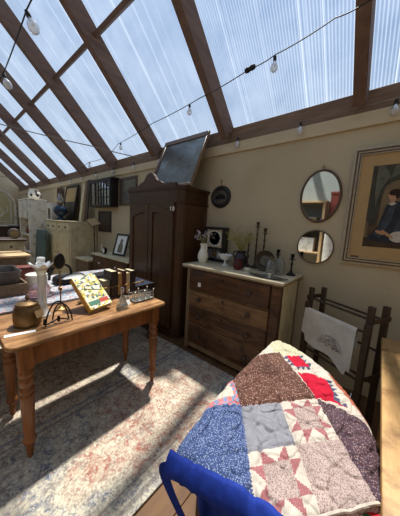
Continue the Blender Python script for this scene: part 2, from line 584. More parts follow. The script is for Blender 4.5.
RX = [-0.24 - 1.317 * i for i in range(-1, 9)]      # right faces of the rafters
tn = 4
RW, RD = .088, .215
for i, x in enumerate(RX):
    o = MB().box(x - RW, x, -.02, LS, -RD, -.002, .004, RM).build('trim_%d' % tn, M['beam']); struct(o); tn += 1
    o = MB().box(-x, -x + RW, .0, LF, -RD, -.002, .004, FM).build('trim_%d' % tn, M['beam']); struct(o); tn += 1
    if i + 1 < len(RX):
        s0 = (WY - 1.445) / math.cos(SL)
        o = MB().box(RX[i + 1], x - RW, s0, s0 + .045, -.10, -.004, .003, RM).build('trim_%d' % tn, M['beam']); struct(o); tn += 1
edges = [XR + .1] + [x - RW / 2 for x in RX if x < XR] + [XL - .05]
edges = sorted(set(edges), reverse=True)
for i in range(len(edges) - 1):
    o = MB().box(edges[i + 1] + .002, edges[i] - .002, -.06, LS, 0, .01, 0, RM).build('window_%d' % (i + 1), M['sheet'], smooth=False)
    struct(o)
o = MB().box(-XR - .1, -XL + .1, -.3, LF, 0, .01, 0, FM).build('window_%d' % len(edges), M['sheet'], smooth=False); struct(o)

# rug: pile slab
b = MB().box(-2.52, 0, -2.48, 0, 0, .007, .003)
rug = tag(b.build('rug', M['rug'], None, (-.78, 1.80, .001)), 'large faded cream, rust and blue Persian style rug on the floor under the long table', 'rug')
RZ = .009

# ------------------------------------------------------------------ long pine table
t = thing('farm_table', 'long honey-brown pine table with turned legs, standing on the rug', 'table', (-1.735, .745, RZ))
TH = .75 - RZ
b = MB()
out = rrect(-.287, .290, -.540, .590, .05, 6)
inn = rrect(-.281, .284, -.534, .584, .045, 6)
n = len(out)
vs = [(p[0], p[1], TH - .026) for p in inn] + [(p[0], p[1], TH - .02) for p in out] + [(p[0], p[1], TH - .008) for p in out] + [(p[0], p[1], TH) for p in inn]
fs = [tuple(reversed(range(n))), tuple(range(3 * n, 4 * n))]
for r in range(3):
    for k in range(n):
        k2 = (k + 1) % n
        fs.append((r * n + k, r * n + k2, (r + 1) * n + k2, (r + 1) * n + k))
b.add(vs, fs)
b.build('tabletop', M['pinetop'], t)
ax0, ax1, ay0, ay1 = -.195, .250, -.455, .470
b = MB()
zt, zb = TH - .0265, TH - .15
for x in (ax0 - .01, ax1 - .012):
    b.box(x, x + .022, ay0 + .03, ay1 - .03, zb, zt, .002)
for yy in (ay0 - .011, ay1 - .011):
    b.box(ax0 + .03, ax1 - .03, yy, yy + .022, zb, zt, .002)
b.build('apron', M['pine'], t)
prof = [(0, 0), (.014, 0), (.017, .02), (.021, .075), (.019, .085), (.031, .10), (.036, .118), (.030, .135), (.025, .145), (.029, .165),
        (.033, .30), (.037, .40), (.037, .415), (.030, .425), (.040, .445), (.040, .455), (.029, .468), (.037, .495), (.039, .51), (.030, .53),
        (.041, .548), (.041, .56), (.034, .575), (.034, .59)]
for x in (ax0, ax1):
    for yy in (ay0, ay1):
        b = MB().lathe(prof, (x, yy, 0), 18).box(x - .036, x + .036, yy - .036, yy + .036, .585, TH - .0265, .004)
        b.build('leg', M['pine'], t)

# ------------------------------------------------------------------ armoire
AX0, AX1, AY0, AY1 = -2.95, -1.875, 1.886, 2.415
t = thing('armoire', 'tall dark walnut two-door armoire with arched crest, against the wall left of the dresser', 'armoire', ((AX0 + AX1) / 2, (AY0 + AY1) / 2, .001))
W2, D2 = (AX1 - AX0) / 2, (AY1 - AY0) / 2
b = MB()
ch = .075
foot = [(-W2, -D2), (W2 - ch, -D2), (W2, -D2 + ch), (W2, D2), (-W2, D2)]
def ins(d):
    return [(-W2 + d, -D2 + d), (W2 - ch - d * .4, -D2 + d), (W2 - d, -D2 + ch + d * .4), (W2 - d, D2 - d), (-W2 + d, D2 - d)]
b.prism(ins(.012), .10, 1.73)
b.build('body', M['walnut'], t)
b = MB().prism(foot, .0, .10)
b.build('plinth', M['walnutx'], t)
b = MB().prism(ins(.004), 1.7305, 1.89)
b.prism([(x * 1.0, yv) for x, yv in ins(-.008)], 1.73, 1.75)
b.build('frieze', M['walnutx'], t)
b = MB().prism(ins(-.008), 1.891, 1.912).prism(ins(-.016), 1.912, 1.932)
b.build('cornice', M['walnutx'], t)
# crest: arched pediment board on the front
cp = [(-W2 + .0, 0), (W2 - ch, 0), (W2 - ch, .03)]
crest = [(.46, .03), (.42, .036), (.36, .034), (.30, .03), (.24, .045), (.20, .072), (.16, .078), (.13, .092), (.10, .13), (.065, .168), (.02, .185)]
pts = [(x, z) for x, z in crest] + [(-x, z) for x, z in reversed(crest)]
poly = [(W2 - ch - .01, 0.0), (W2 - ch - .01, .03)] + [(x - .03, z) for x, z in pts] + [(-W2 + .01, .03), (-W2 + .01, 0.0)]
b = MB().prism(poly, -D2 - .012, -D2 + .03, 'y', Matrix.Translation((0, 0, 1.933)))
b.build('crest', M['walnut'], t)
for sx, x0, x1 in ((0, -W2 + .06, -.045), (1, -.035, W2 - ch - .03)):
    dz0, dz1 = .13, 1.725
    xc, xw = -.04, .47
    def arcz(x, base, rise):
        return base + rise * (1 - min(1, ((x - xc) / xw) ** 2))
    b = MB().box(x0, x1, -D2 - .002, -D2 + .02, dz0, 1.60, .004)
    d = b.build('door', M['walnut'], t)
    # stiles, rails and a top rail that follows one arch over both doors, with sunk panels
    b = MB()
    b.box(x0, x0 + .075, -D2 - .018, -D2 - .003, dz0, 1.50, .003).box(x1 - .075, x1, -D2 - .018, -D2 - .003, dz0, 1.50, .003)
    b.box(x0 + .075, x1 - .075, -D2 - .018, -D2 - .003, dz0, dz0 + .10, .003)
    xs = [x0 + (x1 - x0) * k / 16 for k in range(17)]
    xi = [x0 + .075 + (x1 - x0 - .15) * k / 16 for k in range(17)]
    poly = [(x, arcz(x, 1.595, .12)) for x in reversed(xs)] + [(x0, 1.50), (x0 + .075, 1.50)] + [(x, arcz(x, 1.50, .12)) for x in xi] + [(x1 - .075, 1.50), (x1, 1.50)]
    b.prism(poly, -D2 - .018, -D2 - .003, 'y')
    b.build('door_frame', M['walnut'], d)
    kx = x1 - .03 if sx == 0 else x0 + .03
    MB().lathe([(0, 0), (.012, .002), (.012, .012), (0, .018)], (0, 0, 0), 10, lookM((kx, -D2 - .019, .86), (1, 0, 0), (0, 0, 1), (0, -1, 0))).build('keyhole_plate', M['brass'], d)
b = MB().prism([(x, arcz(x, 1.60, .12)) for x in [-W2 + .055 + (W2 * 2 - ch - .08) * k / 20 for k in range(21)]] + [(W2 - ch - .025, 1.728), (-W2 + .055, 1.728)], -D2 - .012, -D2 + .011, 'y')
b.build('arched_rail', M['walnutx'], t)
b = MB()
gx = W2 - ch - .004
R45 = lookM((W2 - ch / 2, -D2 + ch / 2, 0), (1, 1, 0), (-1, 1, 0), (0, 0, 1))
b.box(-.03, .03, .005, .016,   .12, 1.72, .003, lookM((W2 - ch / 2 + .008, -D2 + ch / 2 - .008, 0), (1, 1, 0), (-1, 1, 0), (0, 0, 1)))
b.build('corner_pilaster', M['walnut'], t)
# side panel frame
b = MB()
sy0, sy1 = -D2 + ch + .01, D2 - .01
b.box(W2 - .011, W2 - .002, sy0, sy0 + .06, .12, 1.72, .003).box(W2 - .011, W2 - .002, sy1 - .06, sy1, .12, 1.72, .003)
b.box(W2 - .011, W2 - .002, sy0 + .06, sy1 - .06, .12, .22, .003).box(W2 - .011, W2 - .002, sy0 + .06, sy1 - .06, 1.62, 1.72, .003)
b.build('side_frame', M['walnut'], t)
# white number 10 above the right-hand door
b = MB()
MX = lookM((W2 - ch - .05, -D2 - .0185, 1.655), (1, 0, 0), (0, 0, 1), (0, -1, 0))
ring = [(.030 + .017 * math.cos(2 * PI * k / 20), .027 * math.sin(2 * PI * k / 20)) for k in range(20)]
ring2 = [(.030 + .007 * math.cos(2 * PI * k / 20), .015 * math.sin(2 * PI * k / 20)) for k in range(20)]
vs = [(x, y_, 0.0) for x, y_ in ring] + [(x, y_, 0.0) for x, y_ in ring2]
vs += [(x, y_, .003) for x, y_, _ in vs]
fs = []
for k in range(20):
    k2 = (k + 1) % 20
    fs += [(40 + k, 40 + k2, 60 + k2, 60 + k), (k, k2, 40 + k2, 40 + k), (20 + k, 60 + k, 60 + k2, 20 + k2)]
b.add(vs, fs, MX)
b.box(-.022, -.012, -.027, .027, 0, .003, 0, MX).box(-.030, -.022, .012, .020, 0, .003, 0, MX)
b.build('number_ten', M['ceramic'], t)

# big foxed mirror leaning on top of the armoire
p0, p1 = V((0, 1.995, 1.945)), V((0, 2.30, 2.665))
upv = (p1 - p0).normalized()
t = thing('leaning_mirror', 'large dark foxed framed mirror leaning back on top of the armoire, under the rafters', 'mirror', (-2.245, p0.y, p0.z))
ML = lookM((0, 0, 0), (1, 0, 0), upv, V((1, 0, 0)).cross(upv))
H_, hw = (p1 - p0).length, .405
fw = .05
b = MB().box(-hw, hw, H_ - .075, H_, -.035, .0, .006, ML).box(-hw, hw, 0, .04, -.035, 0, .006, ML)
b.box(-hw, -hw + fw, .04, H_ - .075, -.035, 0, .006, ML).box(hw - .02, hw, .04, H_ - .075, -.035, 0, .005, ML)
b.build('frame', M['framewood'], t)
MB().box(-hw + fw, hw - .02, .04, H_ - .075, -.03, -.012, 0, ML).build('glass', M['darkglass'], t)
MB().box(hw + .0005, hw + .004, .0, H_, -.034, -.002, 0, ML).build('edge_strip', M['carcass'], t)

# ------------------------------------------------------------------ dresser
DX0, DX1, DY0, DY1 = -1.70, -.605, 1.87, 2.415
t = thing('dresser', 'worn four-drawer dresser with a pale stone top, against the wall under the clock', 'dresser', ((DX0 + DX1) / 2, (DY0 + DY1) / 2, .0))
W2, D2 = (DX1 - DX0) / 2, (DY1 - DY0) / 2
b = MB().box(-W2 + .03, W2 - .03, -D2 + .012, D2 - .01, .09, .985, .0)
b.build('carcass', M['darkwood'], t)
for x0, x1, mm in ((-W2, -W2 + .055, 'carcass'), (W2 - .085, W2 - .0, 'drawer')):
    b = MB().box(x0, x1, -D2, -D2 + .07, .0, .985, .006)
    b.build('corner_post', M[mm], t)
for x0, x1 in ((-W2, -W2 + .055), (W2 - .055, W2)):
    MB().box(x0, x1, D2 - .06, D2 - .005, 0, .985, .005).build('rear_post', M['carcass'], t)
for sx in (-1, 1):
    MB().box(min(sx * W2, sx * (W2 - .018)), max(sx * W2, sx * (W2 - .018)), -D2 + .071, D2 - .061, .10, .984, .002).build('side_panel', M['cream'], t)
b = MB().box(-W2 - .045, W2 + .025, -D2 - .036, D2 + .005, .986, 1.0, .004)
b.build('top_edge', M['carcass'], t)
b = MB().box(-W2 - .048, W2 + .028, -D2 - .038, D2 + .005, 1.0005, 1.026, .006, None, 2)
b.build('stone_top', M['marble'], t)
dx0, dx1 = -W2 + .06, W2 - .09
rows = [(.755, .975, 'drawer_dark', -.022), (.565, .735, 'drawer_light', -.006), (.335, .55, 'drawer', -.006), (.10, .32, 'drawer', -.006)]
for z0, z1, mm, dy in rows:
    b = MB().box(dx0, dx1, -D2 + dy, -D2 + .03, z0, z1, .006, None, 2)
    d = b.build('drawer', M[mm], t)
    MB().box(dx0 - .004, dx1 + .004, -D2 + .002, -D2 + .02, z0 - .016, z0 - .003, .002).build('rail', M['carcass'], t)
    for kx in (-.33, .27):
        if dy < -.01 and kx < 0:
            continue
        Mk = lookM((kx, -D2 + dy, (z0 + z1) / 2), (1, 0, 0), (0, 0, 1), (0, -1, 0))
        MB().lathe([(.012, 0), (.012, .012), (.026, .02), (.028, .03), (.02, .038), (0, .04)], (0, 0, 0), 14, Mk).build('knob', M['darkwood'], d)
    Mk = lookM((-.03, -D2 + dy, z0 + (z1 - z0) * .78), (1, 0, 0), (0, 0, 1), (0, -1, 0))
    MB().lathe([(.014, 0), (.012, .003), (0, .004)], (0, 0, 0), 12, Mk).build('keyhole', M['iron'], d)
    if dy < -.01:
        MB().box(-.355, -.315, -D2 + dy - .004, -D2 + dy - .0005, .80, .845, .0).build('price_tag', M['paper'], d)
b = MB().box(dx0, dx1, -D2 + .004, -D2 + .025, .035, .085, .003)
b.build('base_rail', M['carcass'], t)

# ------------------------------------------------------------------ things on the dresser
ZD = 1.0265
def at(x, y, z=ZD):
    return (x, y, z)
# white pitcher
t = thing('pitcher', 'white ironstone pitcher holding dried flowers at the left end of the dresser', 'pitcher', at(-1.655, 2.09))
b = MB().lathe([(0, .004), (.052, .0), (.056, .012), (.074, .05), (.078, .085), (.066, .125), (.042, .165), (.038, .19), (.048, .225), (.053, .235),
                (.049, .235), (.034, .19), (.036, .165), (.058, .12), (.07, .08), (.05, .012), (0, .01)], n=22)
b.build('jug_body', M['ceramic'], t).scale = (.84, .84, 1)
MB().tube([(.045, 0, .222), (.075, 0, .228), (.098, 0, .205), (.10, 0, .17), (.085, 0, .13), (.068, 0, .11)], .009, 8, M=Matrix.Rotation(-.4, 4, 'Z')).build('handle', M['ceramic'], t).scale = (.84, .84, 1)
def sprays(name, label, loc, n, h, spread, mstem, mhead, head, rz=0, lean=0.0):
    t_ = thing(name, label, 'dried flowers', loc)
    s, hd = MB(), MB()
    rnd = random.Random(name + label)
    for i in range(n):
        a = 2 * PI * i / n + rnd.uniform(-.4, .4)
        q = rnd.uniform(.25, 1)
        hh = h * rnd.uniform(.65, 1.05)
        pts = [(0.006 * math.cos(a), .006 * math.sin(a), -.06)]
        for k in range(1, 5):
            f = k / 4
            pts.append((spread * q * f ** 1.5 * math.cos(a) + lean * f, spread * q * f ** 1.5 * math.sin(a), hh * f))
        s.tube(pts, .0022, 5)
        ex, ey, ez = pts[-1]
        for k in range(head[0]):
            hd.ball((ex + rnd.uniform(-1, 1) * head[2], ey + rnd.uniform(-1, 1) * head[2], ez + rnd.uniform(-1.6, .8) * head[2]), head[1] * rnd.uniform(.6, 1.2), 6, 1.3)
    s.build('stems', mstem, t_)['kind'] = 'stuff'
    hd.build('flower_heads', mhead, t_)['kind'] = 'stuff'
    return t_
sprays('dried_flowers', 'pale lilac dried sprays standing in the white pitcher', at(-1.655, 2.09, ZD + .20), 11, .165, .12, M['leaf'], M['lilac'], (5, .008, .022))
# clock
t = thing('shelf_clock', 'dark wooden shelf clock with a square pale dial, behind the white pitcher on the dresser', 'clock', at(-1.665, 2.345))
b = MB().box(-.17, .17, -.05, .055, 0, .03, .004).box(-.16, -.125, -.045, .055, .03, .41, .004).box(.125, .16, -.045, .055, .03, .41, .004)
b.box(-.125, .125, .02, .055, .03, .41, 0).box(-.17, .17, -.05, .055, .41, .44, .005).box(-.125, .125, -.04, .02, .155, .178, .003)
b.build('case', M['blackframe'], t)
f = MB().box(-.122, .122, -.02, .018, .182, .408, 0).build('dial', M['pages'], t)
b = MB()
MC = lookM((0, -.0215, .295), (1, 0, 0), (0, 0, 1), (0, -1, 0))
b.lathe([(.085, 0), (.088, .003), (.105, .003), (.108, 0)], n=28, M=MC)
b.build('dial_ring', M['paper'], f)
b = MB()
for k in range(12):
    a = PI / 6 * k
    Mk = MC @ Matrix.Rotation(a, 4, 'Z') @ Matrix.Translation((0, .083, .0035))
    b.box(-.005, .005, -.014, .014, 0, .002, 0, Mk)
b.box(-.004, .004, 0, .07, .004, .006, 0, MC @ Matrix.Rotation(.6, 4, 'Z')).box(-.005, .005, 0, .05, .006, .008, 0, MC @ Matrix.Rotation(-1.9, 4, 'Z'))
b.lathe([(0, .003), (.022, .003), (.02, .006), (0, .008)], n=16, M=MC)
b.build('numerals_and_hands', M['iron'], f)
MB().box(-.122, .122, -.012, .018, .034, .152, 0).build('lower_panel', M['glasspane'], t)
MB().lathe([(0, 0), (.028, .002), (.028, .006), (0, .008)], n=16, M=lookM((0, -.013, .095), (1, 0, 0), (0, 0, 1), (0, -1, 0))).build('pendulum', M['brass'], t)
# milk glass compote
t = thing('compote', 'white milk-glass footed compote with a ruffled rim on the dresser', 'bowl', at(-1.385, 2.18))
b = MB().lathe([(0, .004), (.042, 0), (.042, .006), (.016, .02), (.012, .045), (.018, .06), (.02, .062)], n=20)
b.build('foot', M['milk'], t)
vs, fs = [], []
prof = [(.014, .062), (.05, .07), (.070, .10), (.082, .125), (.078, .126), (.064, .10), (.04, .078), (.004, .074)]
n = 48
for r, z in prof:
    for k in range(n):
        a = 2 * PI * k / n
        w = 1 + .06 * math.cos(12 * a) * min(1, max(0, (r - .045) * 30))
        vs.append((r * w * math.cos(a), r * w * math.sin(a), z + .008 * math.cos(12 * a) * (1 if r > .076 else 0)))
for i in range(len(prof) - 1):
    for k in range(n):
        k2 = (k + 1) % n
        fs.append((i * n + k, i * n + k2, (i + 1) * n + k2, (i + 1) * n + k))
MB().add(vs, fs).build('bowl', M['milk'], t)
# dark vase
t = thing('vase', 'dark glazed handled vase of yellowish dried grasses in the middle of the dresser', 'vase', at(-1.19, 2.185))
MB().lathe([(0, .003), (.045, 0), (.05, .01), (.072, .05), (.08, .09), (.07, .13), (.05, .155), (.046, .17), (.058, .19), (.054, .19), (.04, .165), (.06, .12), (.06, .06), (0, .02)], n=22).build('vase_body', M['darkvase'], t)
for s in (-1, 1):
    MB().tube([(s * .05, 0, .178), (s * .085, 0, .175), (s * .10, 0, .14), (s * .078, 0, .105)], .007, 7).build('handle', M['darkvase'], t)
sprays('dried_grasses', 'yellowish dried grass heads standing in the dark vase', at(-1.19, 2.185, ZD + .15), 44, .25, .19, M['leaf'], M['leaf'], (3, .0075, .022))
t = thing('maroon_jug', 'small maroon glazed jug in front of the dark vase', 'jug', at(-1.145, 2.055))
MB().lathe([(0, .002), (.034, 0), (.05, .03), (.052, .06), (.036, .09), (.032, .105), (.04, .12), (.036, .12), (.028, .1), (.04, .05), (0, .01)], n=18).build('jug_body', M['maroon'], t)
MB().tube([(.034, 0, .11), (.065, 0, .105), (.068, 0, .07), (.05, 0, .045)], .006, 7, M=Matrix.Rotation(-.7, 4, 'Z')).build('handle', M['maroon'], t)
t = thing('creamer', 'tiny white china dish lying in front of the maroon jug', 'dish', at(-1.04, 2.065))
MB().lathe([(0, .002), (.02, 0), (.034, .022), (.038, .03), (.034, .03), (.018, .006), (0, .006)], n=16).build('bowl', M['ceramic'], t)
MB().box(.03, .055, -.006, .006, .018, .026, .002).build('tab_handle', M['ceramic'], t)
# candlesticks
def candlestick(label, loc, h, mm, k=1.0, name='candlestick', group=None):
    t_ = thing(name, label, 'candlestick', loc, 0, group)
    MB().lathe([(0, .002), (.046 * k, 0), (.048 * k, .008), (.03 * k, .018), (.016 * k, .03), (.011 * k, .05)], n=18).build('base', mm, t_)
    pr = [(.0105 * k, .05)]
    z = .05
    while z < h - .075:
        pr += [(.008 * k, z + .008), (.008 * k, z + .05), (.0135 * k, z + .058), (.0135 * k, z + .064)]
        z += .07
    pr += [(.008 * k, h - .06)]
    MB().lathe(pr, n=14).build('stem', mm, t_)
    MB().lathe([(0, h - .061), (.03 * k, h - .056), (.032 * k, h - .05), (.012 * k, h - .048)], n=18).build('drip_pan', mm, t_)
    MB().lathe([(.010 * k, h - .047), (.017 * k, h - .03), (.019 * k, h), (.014 * k, h), (.011 * k, h - .025), (0, h - .03)], n=16).build('socket', mm, t_)
    return t_
candlestick('shortest of the three tall slim bronze candlesticks, behind the dark vase', at(-1.185, 2.345), .39, M['bronze'])
candlestick('tallest slim bronze candlestick, behind the round metal plate on the dresser', at(-1.090, 2.345), .52, M['bronze'])
candlestick('tall slim bronze candlestick of middle height, standing behind the round metal plate', at(-.988, 2.32), .455, M['bronze'])
candlestick('short dark candlestick standing at the right end of the dresser', at(-.655, 2.26), .215, M['iron'])
candlestick('short dark candlestick behind the clear glass jars on the dresser', at(-.82, 2.315), .24, M['iron'])
# round plate propped
t = thing('metal_plate', 'round dark bronze plate propped upright against the tall candlesticks', 'plate', at(-.925, 2.205))
MPl = lookM((0, 0, .001), (1, 0, 0), (0, .22, .975), (0, -.975, .22))
b = MB().lathe([(0, -.004), (.075, -.004), (.085, .008), (.108, .014), (.112, .011), (.088, .003), (.075, -.009), (0, -.009)], (0, .113, 0), 30, MPl)
b.build('plate_disc', M['bronze'], t)
MB().lathe([(.03, -.0035), (.033, -.001), (.05, -.001), (.053, -.0035)], (0, .113, 0), 24, MPl).build('raised_ring', M['pewter'], t)
# glass jars
def glassjar(label, loc, h, r, lid=True):
    t_ = thing('glass_jar', label, 'jar', loc)
    MB().lathe([(0, .003), (r * .9, 0), (r, .01), (r, h * .72), (r * .7, h * .86), (r * .62, h), (r * .56, h), (r * .64, h * .84), (r * .92, h * .7), (r * .92, .012), (0, .01)], n=18).build('jar_body', M['glass'], t_)
    if lid:
        MB().lathe([(0, h + .001), (r * .7, h + .001), (r * .7, h + .012), (r * .2, h + .018), (r * .24, h + .03), (0, h + .036)], n=16).build('stopper', M['pewter'], t_)
    return t_
glassjar('clear glass jar with a dull stopper at the front right of the dresser', at(-.80, 2.09), .15, .045)
glassjar('open clear glass jar just right of the stoppered one on the dresser', at(-.748, 2.18), .165, .05, False)
t = thing('tray', 'small flat pewter tray at the front right of the dresser top', 'tray', at(-.765, 1.945))
MB().lathe([(0, 0), (.13, 0), (.155, .012), (.15, .014), (.126, .005), (0, .005)], n=28, ell=.42).build('tray_dish', M['pewter'], t)
for s in (-1, 1):
    MB().tube([(s * .145, -.022, .012), (s * .178, -.016, .014), (s * .178, .016, .014), (s * .145, .022, .012)], .005, 6).build('handle', M['pewter'], t)
t = thing('salt_cellar', 'tiny white footed salt cellar standing on the pewter tray', 'dish', (-.75, 1.945, ZD + .0055))
MB().lathe([(0, .001), (.016, 0), (.008, .012), (.02, .025), (.022, .034), (.018, .034), (.004, .02), (0, .02)], n=14).build('cup', M['ceramic'], t)

# ------------------------------------------------------------------ on the back wall
WM = lambda x, z, y=WY - .002: lookM((x, y, z), (1, 0, 0), (0, 0, 1), (0, -1, 0))     # local x right, y up, z into the room
def oval_ring(mb, rx, rz, prof, n=48):
    """prof: (offset outward, height) closed loop round an ellipse"""
    vs, fs = [], []
    m = len(prof)
    for k in range(n):
        a = 2 * PI * k / n
        for o_, h in prof:
            vs.append(((rx + o_) * math.cos(a), (rz + o_) * math.sin(a), h))
    for k in range(n):
        k2 = (k + 1) % n
        for i in range(m):
            j = (i + 1) % m
            fs.append((k * m + i, k2 * m + i, k2 * m + j, k * m + j))
    return mb.add(vs, fs)
def oval_disc(mb, rx, rz, h, n=48, cx=0, cy=0):
    vs = [(cx + rx * math.cos(2 * PI * k / n), cy + rz * math.sin(2 * PI * k / n), h) for k in range(n)]
    vs += [(v[0], v[1], h - .004) for v in vs]
    return mb.add(vs, [tuple(range(n)), tuple(reversed(range(n, 2 * n)))] + [(k, k + n, (k + 1) % n + n, (k + 1) % n) for k in range(n)])
def wall_mirror(label, x, z, rx, rz, w, tilt=0):
    t_ = thing('wall_mirror', label, 'mirror', (x, WY - .003, z))
    R = Matrix.Rotation(0, 4, 'X')
    L = lookM((0, 0, 0), (1, 0, 0), (0, -math.sin(tilt), math.cos(tilt)), (0, -math.cos(tilt), -math.sin(tilt)))
    L = Matrix.Translation((0, -math.sin(tilt) * rz, 0)) @ L
    b_ = MB()
    oval_ring(b_, rx - w, rz - w, [(0, .002), (0, .014), (w * .35, .022), (w * .8, .018), (w, .006), (w, .002)])
    o = b_.build('frame', M['framewood'], t_); 
    g = oval_disc(MB(), rx - w, rz - w, .008).build('mirror_glass', M['mirror'], t_)
    for q in (o, g):
        q.matrix_local = L
    return t_
mm_ = wall_mirror('larger round dark-framed wall mirror hanging above the smaller one', -.512, 1.812, .183, .252, .022, .02)
MB().tube([(0, -.004, .262), (.012, -.012, .275), (0, -.008, .29), (-.012, -.012, .275), (0, -.004, .262)], .003, 6).build('hanging_hook', M['brass'], mm_)
wall_mirror('smaller oval wall mirror with a thin dark rim, hanging below the larger mirror', -.502, 1.322, .166, .168, .010, .02)
# small oval picture
t = thing('oval_picture', 'small dark oval framed picture on a hook beside the armoire', 'picture', (-1.68, WY - .003, 1.857))
L = lookM((0, 0, 0), (1, 0, 0), (0, 0, 1), (0, -1, 0))
o = oval_ring(MB(), .10, .088, [(0, .002), (0, .012), (.02, .024), (.045, .018), (.055, .002)]).build('frame', M['blackframe'], t); o.matrix_local = L
o = oval_disc(MB(), .10, .088, .008).build('picture', M['pewter'], t); o.matrix_local = L
b = MB()
b.add([(-.085, -.03, .0095), (.085, -.03, .0095), (.07, .01, .0095), (.02, .035, .0095), (-.03, .03, .0095), (-.07, .01, .0095)], [(0, 1, 2, 3, 4, 5)])
q = b.build('dark_hill', M['iron'], o)
MB().tube([(0, -.004, .14), (.0, -.012, .175), (.014, -.012, .195), (0, -.012, .215), (-.014, -.012, .195), (0, -.012, .175)], .004, 6).build('hanging_hook', M['brass'], t)

# portrait in a wide mount
PX0, PX1, PZ0, PZ1 = -.272, .56, 1.205, 2.19
t = thing('framed_portrait', 'large framed picture of a seated woman in a dark dress, in a tan mount', 'picture', ((PX0 + PX1) / 2, WY - .004, (PZ0 + PZ1) / 2))
tilt = .03
L = Matrix.Translation((0, -.02, 0)) @ lookM((0, 0, 0), (1, 0, 0), (0, -math.sin(tilt), math.cos(tilt)), (0, -math.cos(tilt), -math.sin(tilt)))
w, h = (PX1 - PX0) / 2, (PZ1 - PZ0) / 2
def frame4(mb, w, h, fw, z0, z1):
    mb.prism([(-w, -h), (w, -h), (w - fw, -h + fw), (-w + fw, -h + fw)], z0, z1)
    mb.prism([(w - fw, h - fw), (w, h), (-w, h), (-w + fw, h - fw)], z0, z1)
    mb.prism([(-w, -h), (-w + fw, -h + fw), (-w + fw, h - fw), (-w, h)], z0, z1)
    mb.prism([(w, h), (w - fw, h - fw), (w - fw, -h + fw), (w, -h)], z0, z1)
    return mb
o = frame4(MB(), w, h, .058, .0, .020).build('frame', M['gilt'], t); o.matrix_local = L
q = frame4(MB(), w - .016, h - .016, .012, .0202, .026).build('dark_band', M['framewood'], o)
frm = o
frame4(MB(), w - .040, h - .040, .010, .0202, .024).build('dark_band', M['framewood'], frm)
o = MB().box(-w + .059, w - .059, -h + .059, h - .059, .002, .008).build('mount', M['mat'], t); o.matrix_local = L
# the print itself: flat painted shapes on a printed sheet, in their own colours
cols = [plain('print_ground', rgb(112, 96, 70), .8, 0, .25, 6, 0), plain('print_curtain', rgb(62, 60, 50), .8, 0, .3, 14, 0), plain('print_dress', rgb(40, 44, 52), .8, 0, .35, 16, 0),
        plain('print_skin', rgb(176, 134, 100), .8, 0, .1, 20, 0), plain('print_linen', rgb(190, 180, 164), .8, 0, .15, 20, 0), plain('print_floor', rgb(70, 52, 36), .8, 0, .3, 14, 0),
        plain('print_hair', rgb(42, 28, 20), .8, 0, .2, 20, 0), plain('print_furniture', rgb(84, 64, 42), .8, 0, .3, 14, 0), plain('print_curtain_fold', rgb(92, 92, 78), .8, 0, .3, 18, 0), plain('print_dress_fold', rgb(58, 64, 72), .8, 0, .35, 20, 0)]
b = MB()
lay = [0]
def shape(ci, pts):
    b.mi = ci
    z = .0085 + .0002 * lay[0]; lay[0] += 1
    b.add([(u, v_, z) for u, v_ in pts], [tuple(range(len(pts)))])
def blob(ci, cx, cy, rx, ry, rot=0.0):
    shape(ci, [(cx + rx * math.cos(k * PI / 9) * math.cos(rot) - ry * math.sin(k * PI / 9) * math.sin(rot), cy + rx * math.cos(k * PI / 9) * math.sin(rot) + ry * math.sin(k * PI / 9) * math.cos(rot)) for k in range(18)])
shape(0, [(-.27, -.33), (.27, -.33), (.27, .34), (-.27, .34)])
shape(5, [(-.27, -.33), (.27, -.33), (.27, -.27), (-.27, -.25)])
shape(7, [(-.25, -.24), (-.19, -.24), (-.185, .06), (-.25, .06)])
shape(7, [(-.03, -.26), (.22, -.26), (.22, .04), (.16, .09), (.02, .07)])
shape(1, [(-.27, .34), (.02, .34), (-.03, .27), (-.08, .22), (-.14, .20), (-.17, .17), (-.19, .05), (-.20, -.12), (-.23, -.16), (-.27, -.10)])
shape(8, [(-.24, .34), (-.20, .34), (-.15, .25), (-.20, .15), (-.22, .0), (-.235, .12)])
shape(8, [(-.13, .33), (-.06, .34), (-.10, .26), (-.15, .23)])
shape(1, [(.10, .34), (.27, .34), (.27, .1), (.22, .2), (.16, .28)])
shape(2, [(-.25, -.26), (-.17, -.285), (-.04, -.29), (.03, -.26), (.04, -.12), (.02, .0), (-.04, .045), (-.10, .05), (-.15, .02), (-.165, -.06), (-.18, -.14), (-.215, -.21)])
shape(9, [(-.205, -.22), (-.16, -.25), (-.10, -.10), (-.09, .02), (-.13, -.0), (-.16, -.12)])
shape(9, [(-.10, -.27), (-.05, -.275), (-.03, -.12), (-.06, -.10)])
blob(4, -.045, -.235, .055, .045)
blob(4, .02, -.22, .05, .05)
blob(3, .0, -.165, .03, .034)
blob(6, .0, -.145, .032, .02)
blob(3, -.165, -.205, .035, .013, -.5)
shape(3, [(-.15, -.18), (-.12, -.20), (-.08, -.23), (-.07, -.25), (-.11, -.235), (-.16, -.20)])
shape(3, [(-.128, .03), (-.10, .03), (-.10, .075), (-.13, .075)])
blob(3, -.115, .095, .030, .038, .15)
blob(6, -.108, .120, .036, .026, .2)
blob(6, -.088, .10, .014, .03)
shape(4, [(-.14, .03), (-.115, .015), (-.085, .032), (-.11, .042)])
blob(3, -.02, -.03, .03, .012, .3)
pr = b.build('print', cols, t, smooth=False); pr.matrix_local = L
o = MB().box(-w + .075, -w + .135, -h + .045, -h + .075, .0085, .0095).build('mount_stamp', M['framewood'], t); o.matrix_local = L

